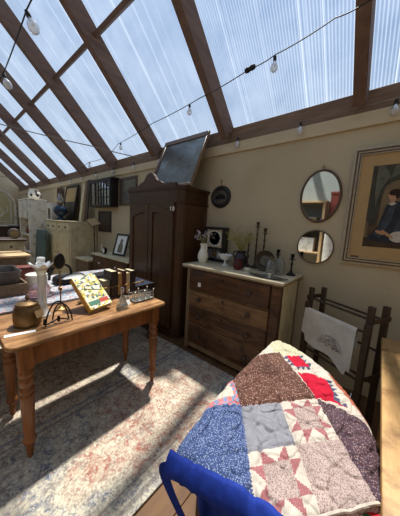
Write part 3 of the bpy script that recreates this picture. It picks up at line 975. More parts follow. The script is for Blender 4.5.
# ------------------------------------------------------------------ quilt on its stand
ox, oy = -.34993, .7496
A_ = V((.11023, .13293)); B_ = V((.10777, -.1516))
det = A_.x * B_.y - A_.y * B_.x
def uvq(x, y):
    dx, dy = x - ox, y - oy
    return ((dx * B_.y - dy * B_.x) / det, (A_.x * dy - A_.y * dx) / det)
def inpoly(p, poly):
    x, y = p
    c = False
    j = len(poly) - 1
    for i in range(len(poly)):
        xi, yi = poly[i]; xj, yj = poly[j]
        if (yi > y) != (yj > y) and x < (xj - xi) * (y - yi) / (yj - yi) + xi:
            c = not c
        j = i
    return c
RED1 = [(1.80, -1.72), (2.21, -1.66), (2.40, -1.10), (1.90, -1.16)]
RED2 = [(1.86, -.9), (2.28, -.80), (2.62, -.52), (2.58, -.12), (2.42, .16), (2.64, .40), (2.0, .0)]
TEETH = [(RED1[1], RED1[2], 3), (RED1[2], RED1[3], 3), (RED1[3], RED1[0], 3), ((2.62, -.52), (2.58, -.12), 3), ((2.58, -.12), (2.42, .16), 2), ((2.42, .16), (2.64, .40), 2)]
QORDER = ['q_blue', 'q_brown', 'q_gray', 'q_white', 'q_star', 'q_pinkpr', 'q_purple', 'q_red', 'q_green', 'q_orange', 'q_navy', 'q_pinkred', 'q_lblue']
def star(p, q):
    p, q = abs(p), abs(q)
    if p < .52 and q < .52:
        return 'q_pinkpr'
    if p >= .52 and q >= .52:
        return 'q_white'
    if p < q:
        p, q = q, p
    # p is the outer direction
    return 'q_white' if q < (p - .5) * .98 else 'q_star'
def patch(u, v_):
    if 0 <= u < 2 and 0 <= v_ < 2.02:
        cu, cv = int(u), min(1, int(v_))
        if cu == cv:
            return 'q_gray' if cu == 0 else 'q_pinkpr'
        return star((u - cu) * 2 - 1, (v_ - cv) * 2 - 1)
    if v_ >= 2.02 and u > 0:
        return 'q_pinkpr'
    if u < 0 and v_ >= -.06:
        return 'q_blue'
    if u < -.02 + .12 * v_ and v_ < -.06:
        # little nine-patch
        if v_ > -.14 - .0 or u > -.12 + .13 * v_:
            return 'q_lblue' if int((u * 9) % 2) ^ int((v_ * 9) % 2) else 'q_pinkred'
        if v_ > -.28:
            return 'q_pinkred' if int((u * 9) % 2) else 'q_lblue'
        return 'q_white'
    ub = 1.6 + .2 * (v_ + 2)
    if v_ < 0 and u < ub and v_ > -1.9:
        return 'q_brown'
    if v_ < 0 or u > 2:
        if v_ < -1.86 and u < 1.42:
            return 'q_white'
        if v_ < -1.78 + .15 * (u - 1.6):
            return 'q_green'
        if u > 2 and v_ > (u - 2) * .86 + .02:
            if u < 2.84 + .03 * v_:
                return 'q_purple'
            return 'q_white' if u < 2.98 else 'q_lblue'
        if inpoly((u, v_), RED1) or inpoly((u, v_), RED2):
            return 'q_red'
        # navy saw teeth beside the red
        for (pa, pb, n_) in TEETH:
            ex, ey = pb[0] - pa[0], pb[1] - pa[1]
            L2 = math.hypot(ex, ey)
            s_ = ((u - pa[0]) * ex + (v_ - pa[1]) * ey) / (L2 * L2)
            d_ = ((u - pa[0]) * ey - (v_ - pa[1]) * ex) / L2
            if 0 < s_ < 1 and 0 <= d_ < .15 and abs((s_ * n_) % 1 - .5) < .5 * (1 - d_ / .15):
                return 'q_navy'
        if u > 2.86 + .1 * v_ and v_ > -.75:
            return 'q_orange'
        return 'q_white'
    return 'q_white'
ZQ = .75
# block edge at the near right: the quilt stops along its v = 2.02 seam
def seam(u):
    return (ox + A_.x * u + B_.x * 1.985, oy + A_.y * u + B_.y * 1.985)
s0, s1 = seam(.25), seam(2.05)
outl = [(-.404, .415), (-.30, .445), (-.20, .477), (-.133, .493), (-.108, .486), s0, (ox + A_.x * 1.2 + B_.x * 1.98, oy + A_.y * 1.2 + B_.y * 1.98), s1, (.086, .77), (.086, .90), (.074, .98), (.045, 1.06), (-.035, 1.19),
        (-.13, 1.29), (-.233, 1.36), (-.36, 1.42), (-.44, 1.438), (-.468, 1.40), (-.474, 1.12), (-.468, .87), (-.456, .645), (-.430, .47)]
qc = V((-.2, .88))
def ray_out(a):
    d = V((math.cos(a), math.sin(a)))
    best = None
    for i in range(len(outl)):
        p, q = V(outl[i]), V(outl[(i + 1) % len(outl)])
        e = q - p
        den = d.x * e.y - d.y * e.x
        if abs(den) < 1e-9:
            continue
        w_ = p - qc
        s_ = (w_.x * e.y - w_.y * e.x) / den
        k_ = (w_.x * d.y - w_.y * d.x) / den
        if s_ > 0 and -1e-6 <= k_ <= 1 + 1e-6 and (best is None or s_ < best):
            best = s_
    return best or .3
t = thing('quilt', 'patchwork quilt with stars, brown, blue and red patches and a royal blue edge', 'quilt', (qc.x, qc.y, 0))
NA, NR = 420, 110
rad = [ray_out(2 * PI * k / NA) for k in range(NA)]
rad = [(rad[k - 2] + rad[k - 1] * 2 + rad[k] * 4 + rad[(k + 1) % NA] * 2 + rad[(k + 2) % NA]) / 10 for k in range(NA)]
FRONT = [V((-.416, .400)), V((-.30, .431)), V((-.20, .463)), V((-.133, .478)), V((-.10, .475))]
def dseg(p, a, b_):
    e = b_ - a
    k = max(0, min(1, (p - a).dot(e) / e.dot(e)))
    return (p - a - e * k).length
def dfront(p):
    return min(dseg(p, FRONT[i], FRONT[i + 1]) for i in range(len(FRONT) - 1))
def qz(x, y, dedge):
    u, v_ = uvq(x, y)
    z = 0
    for c_ in (u, v_):
        f = abs(c_ - round(c_))
        z -= .006 * math.exp(-(f / .04) ** 2)
    # meander quilting
    w1 = mnoise.noise((u * 1.9 + 3.1, v_ * 1.9, .3))
    w2 = mnoise.noise((u * 1.9 + 11.7, v_ * 1.9 + 5.2, 4.3))
    z -= .006 * math.exp(-(w1 / .045) ** 2) + .006 * math.exp(-(w2 / .045) ** 2)
    z += .004 * mnoise.noise((x * 9, y * 9, 1.7)) + .002 * mnoise.noise((x * 40, y * 40, 0))
    if dedge < .05 and not (y < .78 and x > -.10):
        z -= .022 * (1 - dedge / .05) ** 2
    return ZQ + z - .002
mb = MB()
bm = mb.bm
rings = []
cv = bm.verts.new((0, 0, qz(qc.x, qc.y, 1)))
for j in range(1, NR + 1):
    f = (j / NR) ** .8
    ring = []
    for k in range(NA):
        a = 2 * PI * k / NA
        r = rad[k] * f
        x, y = qc.x + r * math.cos(a), qc.y + r * math.sin(a)
        ring.append(bm.verts.new((x - qc.x, y - qc.y, qz(x, y, rad[k] - r))))
    rings.append(ring)
def setm(fc):
    c = fc.calc_center_median()
    x, y = c.x + qc.x, c.y + qc.y
    fc.material_index = QORDER.index(patch(*uvq(x, y)))
for k in range(NA):
    setm(bm.faces.new((cv, rings[0][k], rings[0][(k + 1) % NA])))
for j in range(NR - 1):
    for k in range(NA):
        k2 = (k + 1) % NA
        setm(bm.faces.new((rings[j][k], rings[j + 1][k], rings[j + 1][k2], rings[j][k2])))
# short hanging side (not along the front blue band and the loose near-right hem)
prev = rings[-1]
for dz, of in ((.02, .010), (.06, .012), (.11, .009), (.16, .012)):
    ring = []
    for k in range(NA):
        a = 2 * PI * k / NA
        x, y = qc.x + rad[k] * math.cos(a), qc.y + rad[k] * math.sin(a)
        loose = y < .50 or (y < .62 and x > -.14)
        d_ = dz * (.12 if loose else 1.0)
        o_ = of + .006 * math.sin(a * 22)
        if y < .50:
            d_, o_, loose = dz * .25, -.014, False
        ring.append(bm.verts.new(((rad[k] + (o_ if not loose else .001)) * math.cos(a), (rad[k] + (o_ if not loose else .001)) * math.sin(a), rings[-1][k].co.z - d_)))
    for k in range(NA):
        k2 = (k + 1) % NA
        fc = bm.faces.new((prev[k], ring[k], ring[k2], prev[k2]))
        c = fc.calc_center_median()
        a = math.atan2(c.y, c.x)
        r = rad[int(a / (2 * PI) * NA) % NA]
        fc.material_index = QORDER.index(patch(*uvq(qc.x + r * .98 * math.cos(a), qc.y + r * .98 * math.sin(a))))
    prev = ring
mb.build('patchwork_top', [Q[q] for q in QORDER], t, sharp=70)
# royal blue edging: a wide satin band along the near-left edge and the backing that hangs from it
def frontpt(s):
    L_ = [(FRONT[i + 1] - FRONT[i]).length for i in range(len(FRONT) - 1)]
    T = sum(L_)
    d_ = s * T
    for i, l_ in enumerate(L_):
        if d_ <= l_ + 1e-9:
            return FRONT[i].lerp(FRONT[i + 1], d_ / l_)
        d_ -= l_
    return FRONT[-1].copy()
vs, fs = [], []
NS = 60
sect = [(.030, .009), (.018, .010), (.006, .006), (-.002, -.002), (-.005, -.010), (-.005, -.018), (.004, -.021)]
for i in range(NS + 1):
    s = i / NS
    p = frontpt(s)
    tg = (frontpt(min(1, s + .02)) - frontpt(max(0, s - .02))).normalized()
    nrm = V((-tg.y, tg.x))
    for o_, h in sect:
        x, y = p.x + nrm.x * o_, p.y + nrm.y * o_
        zz = (qz(x, y, max(0, o_)) if o_ >= 0 else qz(p.x, p.y, 0)) + h + .002 * mnoise.noise((x * 30, y * 30, 2))
        vs.append((x - qc.x, y - qc.y, zz))
m = len(sect)
for i in range(NS):
    for j in range(m - 1):
        fs.append((i * m + j, (i + 1) * m + j, (i + 1) * m + j + 1, i * m + j + 1))
o = MB().add(vs, fs).build('blue_edging', M['royal'], t, sharp=80)
sol = o.modifiers.new('thick', 'SOLIDIFY'); sol.thickness = .004; sol.offset = 1
# hanging backing with open folds
vs, fs = [], []
NS, NZ = 80, 24
for j in range(NZ + 1):
    g = j / NZ
    for i in range(NS + 1):
        s = i / NS
        s = s + (1 - s) * (.10 + .38 * g ** 1.2)
        p = frontpt(s)
        tg = (frontpt(min(1, s + .02)) - frontpt(max(0, s - .02))).normalized()
        nrm = V((-tg.y, tg.x))
        amp = .016 * g ** .8
        o_ = .050 + .02 * g - amp * (math.sin(s * 21 + 1.2) + .5 * math.sin(s * 43))
        drop = (.34 - .12 * s + .05 * math.sin(s * 9 + 2.2)) * g
        vs.append((p.x + nrm.x * o_ - qc.x, p.y + nrm.y * o_ - qc.y, ZQ - .030 - drop))
for j in range(NZ):
    for i in range(NS):
        a0 = j * (NS + 1) + i
        fs.append((a0, a0 + 1, a0 + NS + 2, a0 + NS + 1))
o = MB().add(vs, fs).build('hanging_backing', M['royal'], t, sharp=80)
sol = o.modifiers.new('thick', 'SOLIDIFY'); sol.thickness = .003; sol.offset = -1
vs, fs = [], []
path = [(-.416, .432, .712), (-.440, .418, .702), (-.442, .418, .66), (-.421, .430, .60), (-.394, .448, .53), (-.366, .468, .46)]
for i, (x, y, z) in enumerate(path):
    wd_ = (.010, .017, .018, .015, .014, .013)[i]
    for o_ in (-1, -.5, 0, .5, 1):
        vs.append((x + o_ * wd_ * .9 - qc.x, y + o_ * wd_ * .5 - qc.y, z + .007 * (1 - o_ * o_)))
for i in range(len(path) - 1):
    for j in range(4):
        fs.append((i * 5 + j, (i + 1) * 5 + j, (i + 1) * 5 + j + 1, i * 5 + j + 1))
o = MB().add(vs, fs).build('loose_fold', M['royal'], t, sharp=80)
sol = o.modifiers.new('thick', 'SOLIDIFY'); sol.thickness = .004
sub = o.modifiers.new('round', 'SUBSURF'); sub.levels = 2; sub.render_levels = 2
# cream binding along the near-right hem
pts = []
for i in range(14):
    u = .28 + 1.75 * i / 13
    x, y = ox + A_.x * u + B_.x * 1.99, oy + A_.y * u + B_.y * 1.99
    pts.append((x - qc.x, y - qc.y, qz(x, y, .0) - .001))
MB().tube(pts, .005, 7).build('cream_binding', Q['q_white'], t)

# table under the quilt
t = thing('small_table', 'dark wooden table hidden under the patchwork quilt', 'table', (-.2, .9, 0))
tp = [((x - qc.x) * .90 + qc.x + .2, (yy - qc.y) * .92 + qc.y - .9) for x, yy in outl]
MB().prism(tp, .655, .69).build('tabletop', M['darkwood'], t)
MB().prism([(x * .86, yy * .86) for x, yy in tp], .58, .6545).build('apron', M['darkwood'], t)
for x, yy in ((-.18, -.33), (.10, -.28), (-.18, .36), (.08, .20)):
    if True:
        MB().box(x - .022, x + .022, yy - .022, yy + .022, 0, .5795, .004).build('leg', M['darkwood'], t)
# holly cloth below the hem
vs, fs = [], []
NX_, NY_ = 40, 30
for j in range(NY_ + 1):
    for i in range(NX_ + 1):
        u = .30 + 1.85 * i / NX_
        vq = 1.72 + .95 * j / NY_
        x, y = ox + A_.x * u + B_.x * vq, oy + A_.y * u + B_.y * vq
        z = .724 + .003 * mnoise.noise((x * 14, y * 14, 3)) - max(0, (vq - 2.25)) ** 1.5 * .35
        vs.append((x + .1, y - .5, z))
for j in range(NY_):
    for i in range(NX_):
        a0 = j * (NX_ + 1) + i
        fs.append((a0, a0 + 1, a0 + NX_ + 2, a0 + NX_ + 1))
o = MB().add(vs, fs).build('holly_cloth', M['holly'], None, (-.1, .5, 0), 80)
sol = o.modifiers.new('thick', 'SOLIDIFY'); sol.thickness = .004; sol.offset = -1
tag(o, 'red cloth with green and cream leaf print, under the near hem of the quilt', 'cloth')
# ------------------------------------------------------------------ oak bench top on the right
t = thing('oak_table', 'sunlit pale oak table with thick plank top along the right edge', 'table', (.45, 1.1, 0))
MB().box(-.358, .36, -1.0, .885, .712, .752, .006, None, 2).build('plank_top', M['slab'], t)
b = MB().box(-.33, -.305, -.95, .84, .60, .7115, .003).box(.30, .325, -.95, .84, .60, .7115, .003).box(-.305, .30, .815, .84, .60, .7115, .003)
b.build('apron', M['slab'], t)
for x in (-.295, .285):
    for yy in (-.91, .785):
        MB().box(x - .0, x + .05, yy - .025, yy + .025, 0, .7115, .004).build('leg', M['slab'], t)

# ------------------------------------------------------------------ folding rack with an embroidered towel
e_, s_ = V((.875, -.48, 0)).normalized(), V((.48, .875, 0)).normalized()
t = thing('drying_rack', 'dark wooden folding drying rack with four upright posts, against the wall right of the dresser', 'rack', (-.165, 2.085, 0))
RKM = lookM((0, 0, 0), e_, s_, (0, 0, 1))
hw, hd = .250, .062
for sx in (-1, 1):
    for sy in (-1, 1):
        b = MB()
        lean = .06 * sy
        # posts cross low down like scissors
        x0 = sx * hw + (.012 if sy > 0 else -.012)
        top, bot = V((x0, sy * hd, .97)), V((x0, -sy * hd * .0 + sy * hd * 1.25, 0.0))
        ax = (top - bot).normalized()
        Mp = RKM @ lookM(bot, (1, 0, 0), ax.cross(V((1, 0, 0))), ax)
        b.box(-.021, .021, -.013, .013, 0, (top - bot).length, .003, Mp)
        b.build('post', M['rackwood'], t)
yf = -hd - .040
for sx in (-1, 1):
    MB().box(sx * (hw + .004) - .022, sx * (hw + .004) + .022, yf - .013, yf + .013, 0, .845, .003, RKM).build('front_post', M['rackwood'], t)
for z in (.785, .42):
    MB().tube([(-hw, yf, z), (hw, yf, z)], .010, 8, M=RKM).build('rail', M['rackwood'], t)
for sy, z in ((-1, .875), (1, .865), (1, .62), (1, .36)):
    yy = sy * (hd + (.25 * hd) * (.97 - z)) * 1.0
    MB().tube([(-hw - .0, yy, z), (hw + .0, yy, z)], .010, 8, M=RKM).build('rail', M['rackwood'], t)
for sx in (-1, 1):
    for z in (.88, .45):
        MB().box(sx * hw - .004 + sx * .03, sx * hw + .006 + sx * .03, -hd - .03, hd + .03, z - .018, z + .018, .003, RKM).build('end_bar', M['rackwood'], t)
# towel over the front middle rail
tw = thing('towel', 'white linen towel with a dark embroidered half-round motif hanging on the drying rack', 'towel', (-.165, 2.085, 0))
vs, fs = [], []
NX_, NZ_ = 40, 40
zr = .785
ry = yf
for i in range(NX_ + 1):
    s = i / NX_
    x = -.262 + .455 * s
    for j in range(NZ_ + 1):
        g = j / NZ_
        if g < .12:
            y_, z_ = ry + .014, zr + .008 - (.12 - g) / .12 * .16
        else:
            q = (g - .12) / .88
            drop = .27 + .10 * s + .02 * math.sin(s * 8) + (-.05 if s < .1 else 0) + (-.05 if s > .93 else 0)
            y_, z_ = ry - .0165 - .010 * q - .006 * math.sin(s * 14 + q * 2) * q, zr + .006 - drop * q
        if .10 < g < .14:
            z_ = zr + .0135
            y_ = ry + (.006 if g < .12 else -.006)
        vs.append(RKM @ V((x, y_, z_)))
for i in range(NX_):
    for j in range(NZ_):
        a0 = i * (NZ_ + 1) + j
        fs.append((a0, a0 + 1, a0 + NZ_ + 2, a0 + NZ_ + 1))
o = MB().add(vs, fs).build('linen', M['linen'], tw, sharp=80)
b = MB()
for k in range(26):
    for r, rr in ((.098, .0014), (.085, .0012), (.06, .0014), (.035, .0012)):
        a0, a1 = PI * k / 26, PI * (k + 1) / 26
        f0 = lambda a, r=r: RKM @ V((.0 + r * 1.05 * math.cos(a) + .02, ry - .0305 - .002 * math.sin(a), .555 + r * math.sin(a) - .0))
        b.tube([f0(a0), f0(a1)], rr, 4)
for k in range(70):
    a = PI * random.random(); r = .092 * random.random() ** .5
    p = RKM @ V((.02 + r * math.cos(a), ry - .0305, .555 + r * math.sin(a)))
    b.ball(p, .0045, 5, .7)
b.build('embroidery', M['thread'], tw)

# ------------------------------------------------------------------ things on the long table
ZT = .7505
# copper pot
t = thing('lidded_pot', 'squat tarnished brass pot with a lid and paper tag on the long table', 'pot', (-1.735, .365, ZT))
MB().lathe([(0, .003), (.078, 0), (.088, .008), (.092, .04), (.091, .09), (.084, .118), (.070, .132), (.066, .132), (.075, .115), (.083, .04), (0, .01)], n=28).build('pot_body', M['potbrass'], t).scale = (.84, .84, 1)
lid = MB().lathe([(.073, .133), (.076, .140), (.073, .147), (.055, .156), (.03, .161), (0, .163)], n=26).build('lid', M['potbrass'], t)
lid.scale = (.84, .84, 1)
MB().lathe([(0, .163), (.006, .163), (.006, .172), (.012, .180), (.012, .188), (.006, .195), (.003, .206), (0, .206)], n=12).build('lid_knob', M['potbrass'], lid)
Mt = lookM((.060, .042, .080), (-.55, .83, 0), (-.25, -.17, .95), (.83, .55, .3))
MB().box(-.03, .03, -.024, .024, .012, .0135, 0, Mt).build('paper_tag', M['mat'], t)
# strip of paper
o = MB().box(-.016, .016, -.075, .075, 0, .0008).build('paper_strip', M['paper'], None, (-1.615, .30, ZT + .0005))
o.rotation_euler = (0, 0, -.22)
tag(o, 'narrow strip of white paper lying in front of the tarnished brass pot', 'paper')
# tall glass candle stand with petal top
t = thing('pillar_candlestick', 'tall ribbed white glass candlestick with a petal-shaped top on the long table', 'candlestick', (-1.825, .475, ZT))
PZ = 1.09
MB().lathe([(0, .002), (.055, 0), (.057, .012), (.04, .03), (.034, .05), (.030, .06)], n=20).build('base', M['frosted'], t).scale = (.9, .9, PZ)
vs, fs = [], []
for i, (r, z) in enumerate([(.030, .06), (.028, .10), (.028, .28), (.033, .30), (.040, .315)]):
    for k in range(32):
        a = 2 * PI * k / 32
        rr = r * (1 + .09 * math.cos(a * 8))
        vs.append((rr * math.cos(a), rr * math.sin(a), z))
for i in range(4):
    for k in range(32):
        k2 = (k + 1) % 32
        fs.append((i * 32 + k, i * 32 + k2, (i + 1) * 32 + k2, (i + 1) * 32 + k))
MB().add(vs, fs).build('ribbed_column', M['frosted'], t).scale = (.9, .9, PZ)
vs, fs = [], []
n = 48
pf = [(.012, .316), (.045, .322), (.070, .345), (.066, .35), (.04, .335), (.025, .36), (.03, .385), (.024, .395), (.0, .392)]
for r, z in pf:
    for k in range(n):
        a = 2 * PI * k / n
        wv = 1 + (.20 * math.cos(6 * a) if r > .06 else 0)
        vs.append((r * wv * math.cos(a), r * wv * math.sin(a), z + (.012 * math.cos(6 * a) if r > .06 else 0)))
for i in range(len(pf) - 1):
    for k in range(n):
        k2 = (k + 1) % n
        fs.append((i * n + k, i * n + k2, (i + 1) * n + k2, (i + 1) * n + k))
MB().add(vs, fs).build('petal_cup', M['milk'], t).scale = (.9, .9, PZ)
# iron easel (two bowed loops with leaf feet)
t = thing('iron_easel', 'small black wrought-iron plate easel of bowed loops, in front of the white candlestick', 'stand', (-1.645, .515, ZT))
def bow(y0, y1, h, x0, x1):
    return [(x0 + (x1 - x0) * (.5 - .5 * math.cos(PI * k / 14)), y0 + (y1 - y0) * k / 14, .004 + h * math.sin(PI * k / 14) ** .6) for k in range(15)]
MB().tube(bow(-.085, .065, .15, .03, -.0), .005, 7).build('bowed_loop', M['iron'], t)
MB().tube(bow(-.02, .075, .12, -.05, .035), .005, 7).build('bowed_loop', M['iron'], t)
MB().tube([(.028, -.075, .012), (.01, 0, .03), (.03, .06, .012)], .005, 7).build('cross_bar', M['iron'], t)
for y0 in (-.085, -.005):
    MB().ball((.02, y0 + .0, .03), .011, 8, 2.2).build('leaf_foot', M['iron'], t)
# shaving mirror disc on a post
t = thing('shaving_mirror', 'small round dark-backed shaving mirror on a slim post behind the iron easel', 'mirror', (-1.885, .610, ZT))
MB().lathe([(0, .001), (.045, 0), (.047, .006), (.02, .014), (.006, .03)], n=18).build('base', M['brass'], t)
MB().lathe([(.005, .03), (.005, .31)], n=10).build('post', M['brass'], t)
MB().lathe([(.006, .15), (.014, .155), (.014, .175), (.006, .18)], n=12).build('collar', M['brass'], t)
Md = lookM((0, 0, .385), (-.6, .8, 0), (0, 0, 1), (.8, .6, 0))
MB().lathe([(0, -.005), (.056, -.005), (.060, 0), (.056, .005), (0, .005)], n=28, M=Md).build('disc', M['iron'], t)
MB().tube([(.066 * math.cos(-PI / 2 + k * PI / 8 - PI / 2 + PI / 2), .066 * math.sin(-PI / 2 + k * PI / 8 - PI / 2 + PI / 2), 0) for k in range(-4, 5)], .004, 6, M=Md).build('yoke', M['brass'], t)
# small brass bell-footed stand behind the tilted book
t = thing('brass_candlestick', 'small brass candlestick behind the tilted book', 'candlestick', (-1.93, .80, ZT))
MB().lathe([(0, .001), (.045, 0), (.046, .006), (.018, .016), (.007, .03), (.007, .12), (.016, .125), (.007, .13), (.016, .15), (.018, .17), (.012, .17), (0, .15)], n=18).build('stick_body', M['brass'], t)
# tilted book on a wire stand
t = thing('wire_book_stand', 'thin black wire stand with a curled front foot holding the tilted book', 'stand', (-1.70, .80, ZT))
MB().tube([(.03, -.075, .003), (-.02, -.075, .003), (-.06, -.06, .19)], .0028, 6).build('side_wire', M['iron'], t)
MB().tube([(.06, .075, .003), (-.0, .075, .003), (-.05, .06, .19)], .0028, 6).build('side_wire', M['iron'], t)
MB().tube([(.03 + .022 * math.cos(k * .5), .085 + .0 + .022 * math.sin(k * .5), .025 + .001 * k) for k in range(11)], .0028, 6).build('curled_foot', M['iron'], t)
MB().tube([(-.06, -.06, .19), (-.05, .06, .19)], .0028, 6).build('cross_wire', M['iron'], t)
un = V((-.262, -.055, .245)).normalized()               # up the cover
rt_ = V((-.30, .60, .25))
rt_ = (rt_ - un * rt_.dot(un)).normalized()
nn = rt_.cross(un).normalized()
BK = lookM((-1.615, .725, ZT + .037), rt_, un, nn)      # origin: lower left corner of the cover
t = thing('tilted_book', 'thick book with a busy yellow and green cover, tilted back on a wire stand', 'book', (-1.615, .725, ZT + .037))
BL = BK.copy(); BL.translation = (0, 0, 0)
BW, BH, BT = .185, .312, .050
def cov():
    tt = NT('illustrated_cover')
    v = tt.coord(scale=(1, 1, 1))
    a = tt.vor(v, 62, 'F1', 'Color')
    sx = tt.n('ShaderNodeSeparateColor'); tt.l(a, sx.inputs[0])
    c = tt.ramp(sx.outputs[0], [(0, rgb(224, 216, 186)), (.22, rgb(196, 176, 60)), (.36, rgb(232, 226, 204)), (.52, rgb(96, 128, 84)), (.62, rgb(226, 206, 96)), (.76, rgb(120, 112, 100)), (.84, rgb(238, 232, 214)), (.94, rgb(70, 92, 110))], 'CONSTANT')
    tt.color(c)
    return tt.set(.35, 0, .4)
M['cover'] = cov()
c_ = MB().box(0, BW, 0, BH, -.004, 0, .001, BL).build('front_cover', M['cover'], t)
MB().box(.10, BW - .012, .035, .07, .0002, .001, 0, BL).build('red_panel', plain('red_label', rgb(190, 66, 44), .4, 0, .1, 30, 0), c_)
MB().box(.012, .095, .03, .068, .0002, .001, 0, BL).build('green_panel', plain('green_label', rgb(70, 120, 96), .4, 0, .2, 40, 0), c_)
MB().box(0, BW, 0, BH, -BT, -BT + .004, .001, BL).build('back_cover', M['goldspine'], t)
MB().box(-.004, -.0005, 0, BH, -BT, 0, .001, BL).build('spine', M['goldspine'], t)
MB().box(.001, BW - .006, .006, BH - .006, -BT + .0045, -.0045, .0, BL).build('pages', M['pages'], t)
# conical glass bottle
t = thing('glass_bottle', 'small cone-shaped clear glass bottle with a paper tag, at the front of the long table', 'bottle', (-1.585, .965, ZT))
MB().lathe([(0, .006), (.045, .0), (.050, .008), (.046, .03), (.030, .07), (.016, .098), (.013, .12), (.014, .142), (.018, .145), (.012, .146), (.010, .10), (.026, .07), (.042, .03), (0, .01)], n=22).build('bottle_body', M['glass'], t)
MB().lathe([(0, .146), (.011, .147), (.012, .155), (.018, .165), (.014, .178), (0, .182)], n=14).build('stopper', M['glass'], t)
Mt = lookM((.018, .04, .05), (-.4, .9, 0), (-.35, -.3, .9), (.8, .5, .3))
MB().box(-.022, .022, -.026, .018, .004, .005, 0, Mt).build('paper_tag', M['paper'], t)
# silver rack of small glasses
t = thing('cruet_rack', 'silver-plated gallery rack with knobbed posts holding small glasses on the long table', 'rack', (-1.665, 1.21, ZT))
a_ = -.0
b = MB().box(-.055, .055, -.105, .105, .008, .014, .002)
for sx in (-1, 1):
    for sy in (-1, 1):
        b.ball((sx * .048, sy * .098, .0045), .0045, 8)
b.build('tray', M['silver'], t)
for sx in (-1, 1):
    for sy in (-1, 0, 1):
        MB().lathe([(.003, .0145), (.003, .085), (.006, .088), (.008, .094), (.006, .10), (0, .103)], (sx * .05, sy * .10, 0), 10).build('knobbed_post', M['silver'], t)
for z in (.045, .072):
    MB().tube([(-.05, -.10, z), (.05, -.10, z), (.05, .10, z), (-.05, .10, z)], .0022, 6, True).build('gallery_rail', M['silver'], t)
g0 = None
k = 0
for sx in (-1, 1):
    for yy in (-.066, 0, .066):
        lab = ['first', 'second', 'third'][int(round(yy / .066)) + 1] + ' small clear glass from the bottle end, in the ' + ('front' if sx > 0 else 'back') + ' row of the silver rack'
        loc = (-1.665 + sx * .024, 1.21 + yy, ZT + .0145)
        if g0 is None:
            g0 = tag(MB().lathe([(0, .002), (.014, 0), (.017, .006), (.021, .062), (.0195, .062), (.015, .008), (0, .006)], n=16).build('small_glass', M['glass'], None, loc), lab, 'glass', 'small glasses in the silver rack')
        else:
            c = g0.copy(); COL.objects.link(c); c.location = loc; c['label'] = lab
t = thing('silver_cream_jug', 'tiny silver cream jug between the glass bottle and the silver rack', 'jug', (-1.66, 1.045, ZT))
MB().lathe([(0, .002), (.018, 0), (.012, .008), (.024, .025), (.027, .042), (.022, .058), (.027, .068), (.024, .068), (.019, .057), (.02, .03), (0, .015)], n=16).build('jug_body', M['silver'], t)
MB().tube([(0, .02, .06), (0, .04, .058), (0, .042, .035), (0, .024, .03)], .003, 6).build('handle', M['silver'], t)

# rail book rack with a row of old books
BX = -1.93
t = thing('book_rack', 'low dark book rack with a thin brass front rail, under the row of old books', 'rack', (BX, 1.12, ZT))
MB().box(-.075, .085, -.180, .180, 0, .012, .002).build('base_board', M['darkwood'], t)
MB().tube([(.079, -.215, .113), (.079, .225, .113)], .0038, 8).build('brass_rail', M['brass'], t)
for y_ in (-.175, .175):
    MB().lathe([(.005, .0125), (.0045, .109)], (.079, y_, 0), 8).build('rail_post', M['brass'], t)
MB().ball((.079, .235, .113), .013, 12).build('ball_finial', M['brass'], t)
bcol = {'tan': plain('tan_binding', rgb(160, 122, 72), .6, 0, .2, 20, .05), 'darkb': plain('dark_binding', rgb(44, 34, 32), .5, 0, .2, 20, .05), 'maroonb': plain('maroon_binding', rgb(82, 36, 38), .55, 0, .2, 20, .05),
        'creamb': plain('cream_binding_cloth', rgb(198, 178, 134), .7, 0, .1, 20, .05), 'greyb': plain('grey_binding', rgb(128, 120, 102), .7, 0, .12, 20, .05)}
y = -.172
for wd, h, dp, cm, lab in ((.070, .160, .115, 'greyb', 'short grey cloth-bound book at the left end of the book row'),
                           (.072, .240, .145, 'darkb', 'tall thick dark-bound book next to the short grey one'),
                           (.050, .214, .125, 'tan', 'tan leather book, third in the row of old books'),
                           (.040, .236, .14, 'maroonb', 'slim maroon book in the middle of the row of old books'),
                           (.046, .205, .12, 'creamb', 'cream-bound book right of the slim maroon one'),
                           (.060, .224, .138, 'darkb', 'dark book with pale pages at the right end of the row')):
    t = thing('old_book', lab, 'book', (BX - .005, 1.12 + y + wd / 2, ZT + .0125), 0, 'old books in the rail rack')
    hw = wd / 2 - .003
    MB().box(-dp / 2, dp / 2 - .004, -hw, -hw + .003, 0, h, .0008).build('cover_board', bcol[cm], t)
    MB().box(-dp / 2, dp / 2 - .004, hw - .003, hw, 0, h, .0008).build('cover_board', bcol[cm], t)
    MB().box(dp / 2 - .0035, dp / 2, -hw, hw, 0, h, .001).build('spine', bcol[cm], t)
    MB().box(-dp / 2 + .004, dp / 2 - .0045, -hw + .0032, hw - .0032, .004, h - .004).build('pages', M['pages'], t)
    y += wd

# ------------------------------------------------------------------ second table behind, with cloth and clutter
t = thing('display_table', 'dark wooden table behind the long pine table, covered by a pale patchwork cloth', 'table', (-2.66, .90, RZ))
MB().box(-.57, .57, -.98, .84, .70, .7265, .004).build('tabletop', M['darkwood'], t)
for x in (-.53, .53):
    for yy in (-.93, .79):
        MB().box(x - .03, x + .03, yy - .03, yy + .03, 0, .6995, .004).build('leg', M['darkwood'], t)
MB().box(.50, .525, -.895, .755, .58, .6995, 0).build('apron', M['darkwood'], t)
vs, fs = [], []
NX_, NY_ = 50, 60
x0, x1, y0, y1 = -3.20, -2.105, -.06, 1.72
for j in range(NY_ + 1):
    for i in range(NX_ + 1):
        x, yy = x0 + (x1 - x0) * i / NX_, y0 + (y1 - y0) * j / NY_
        vs.append((x + 2.66, yy - .9, .7395 + .003 * mnoise.noise((x * 5, yy * 5, 0)) + .0012 * mnoise.noise((x * 22, yy * 22, 4))))
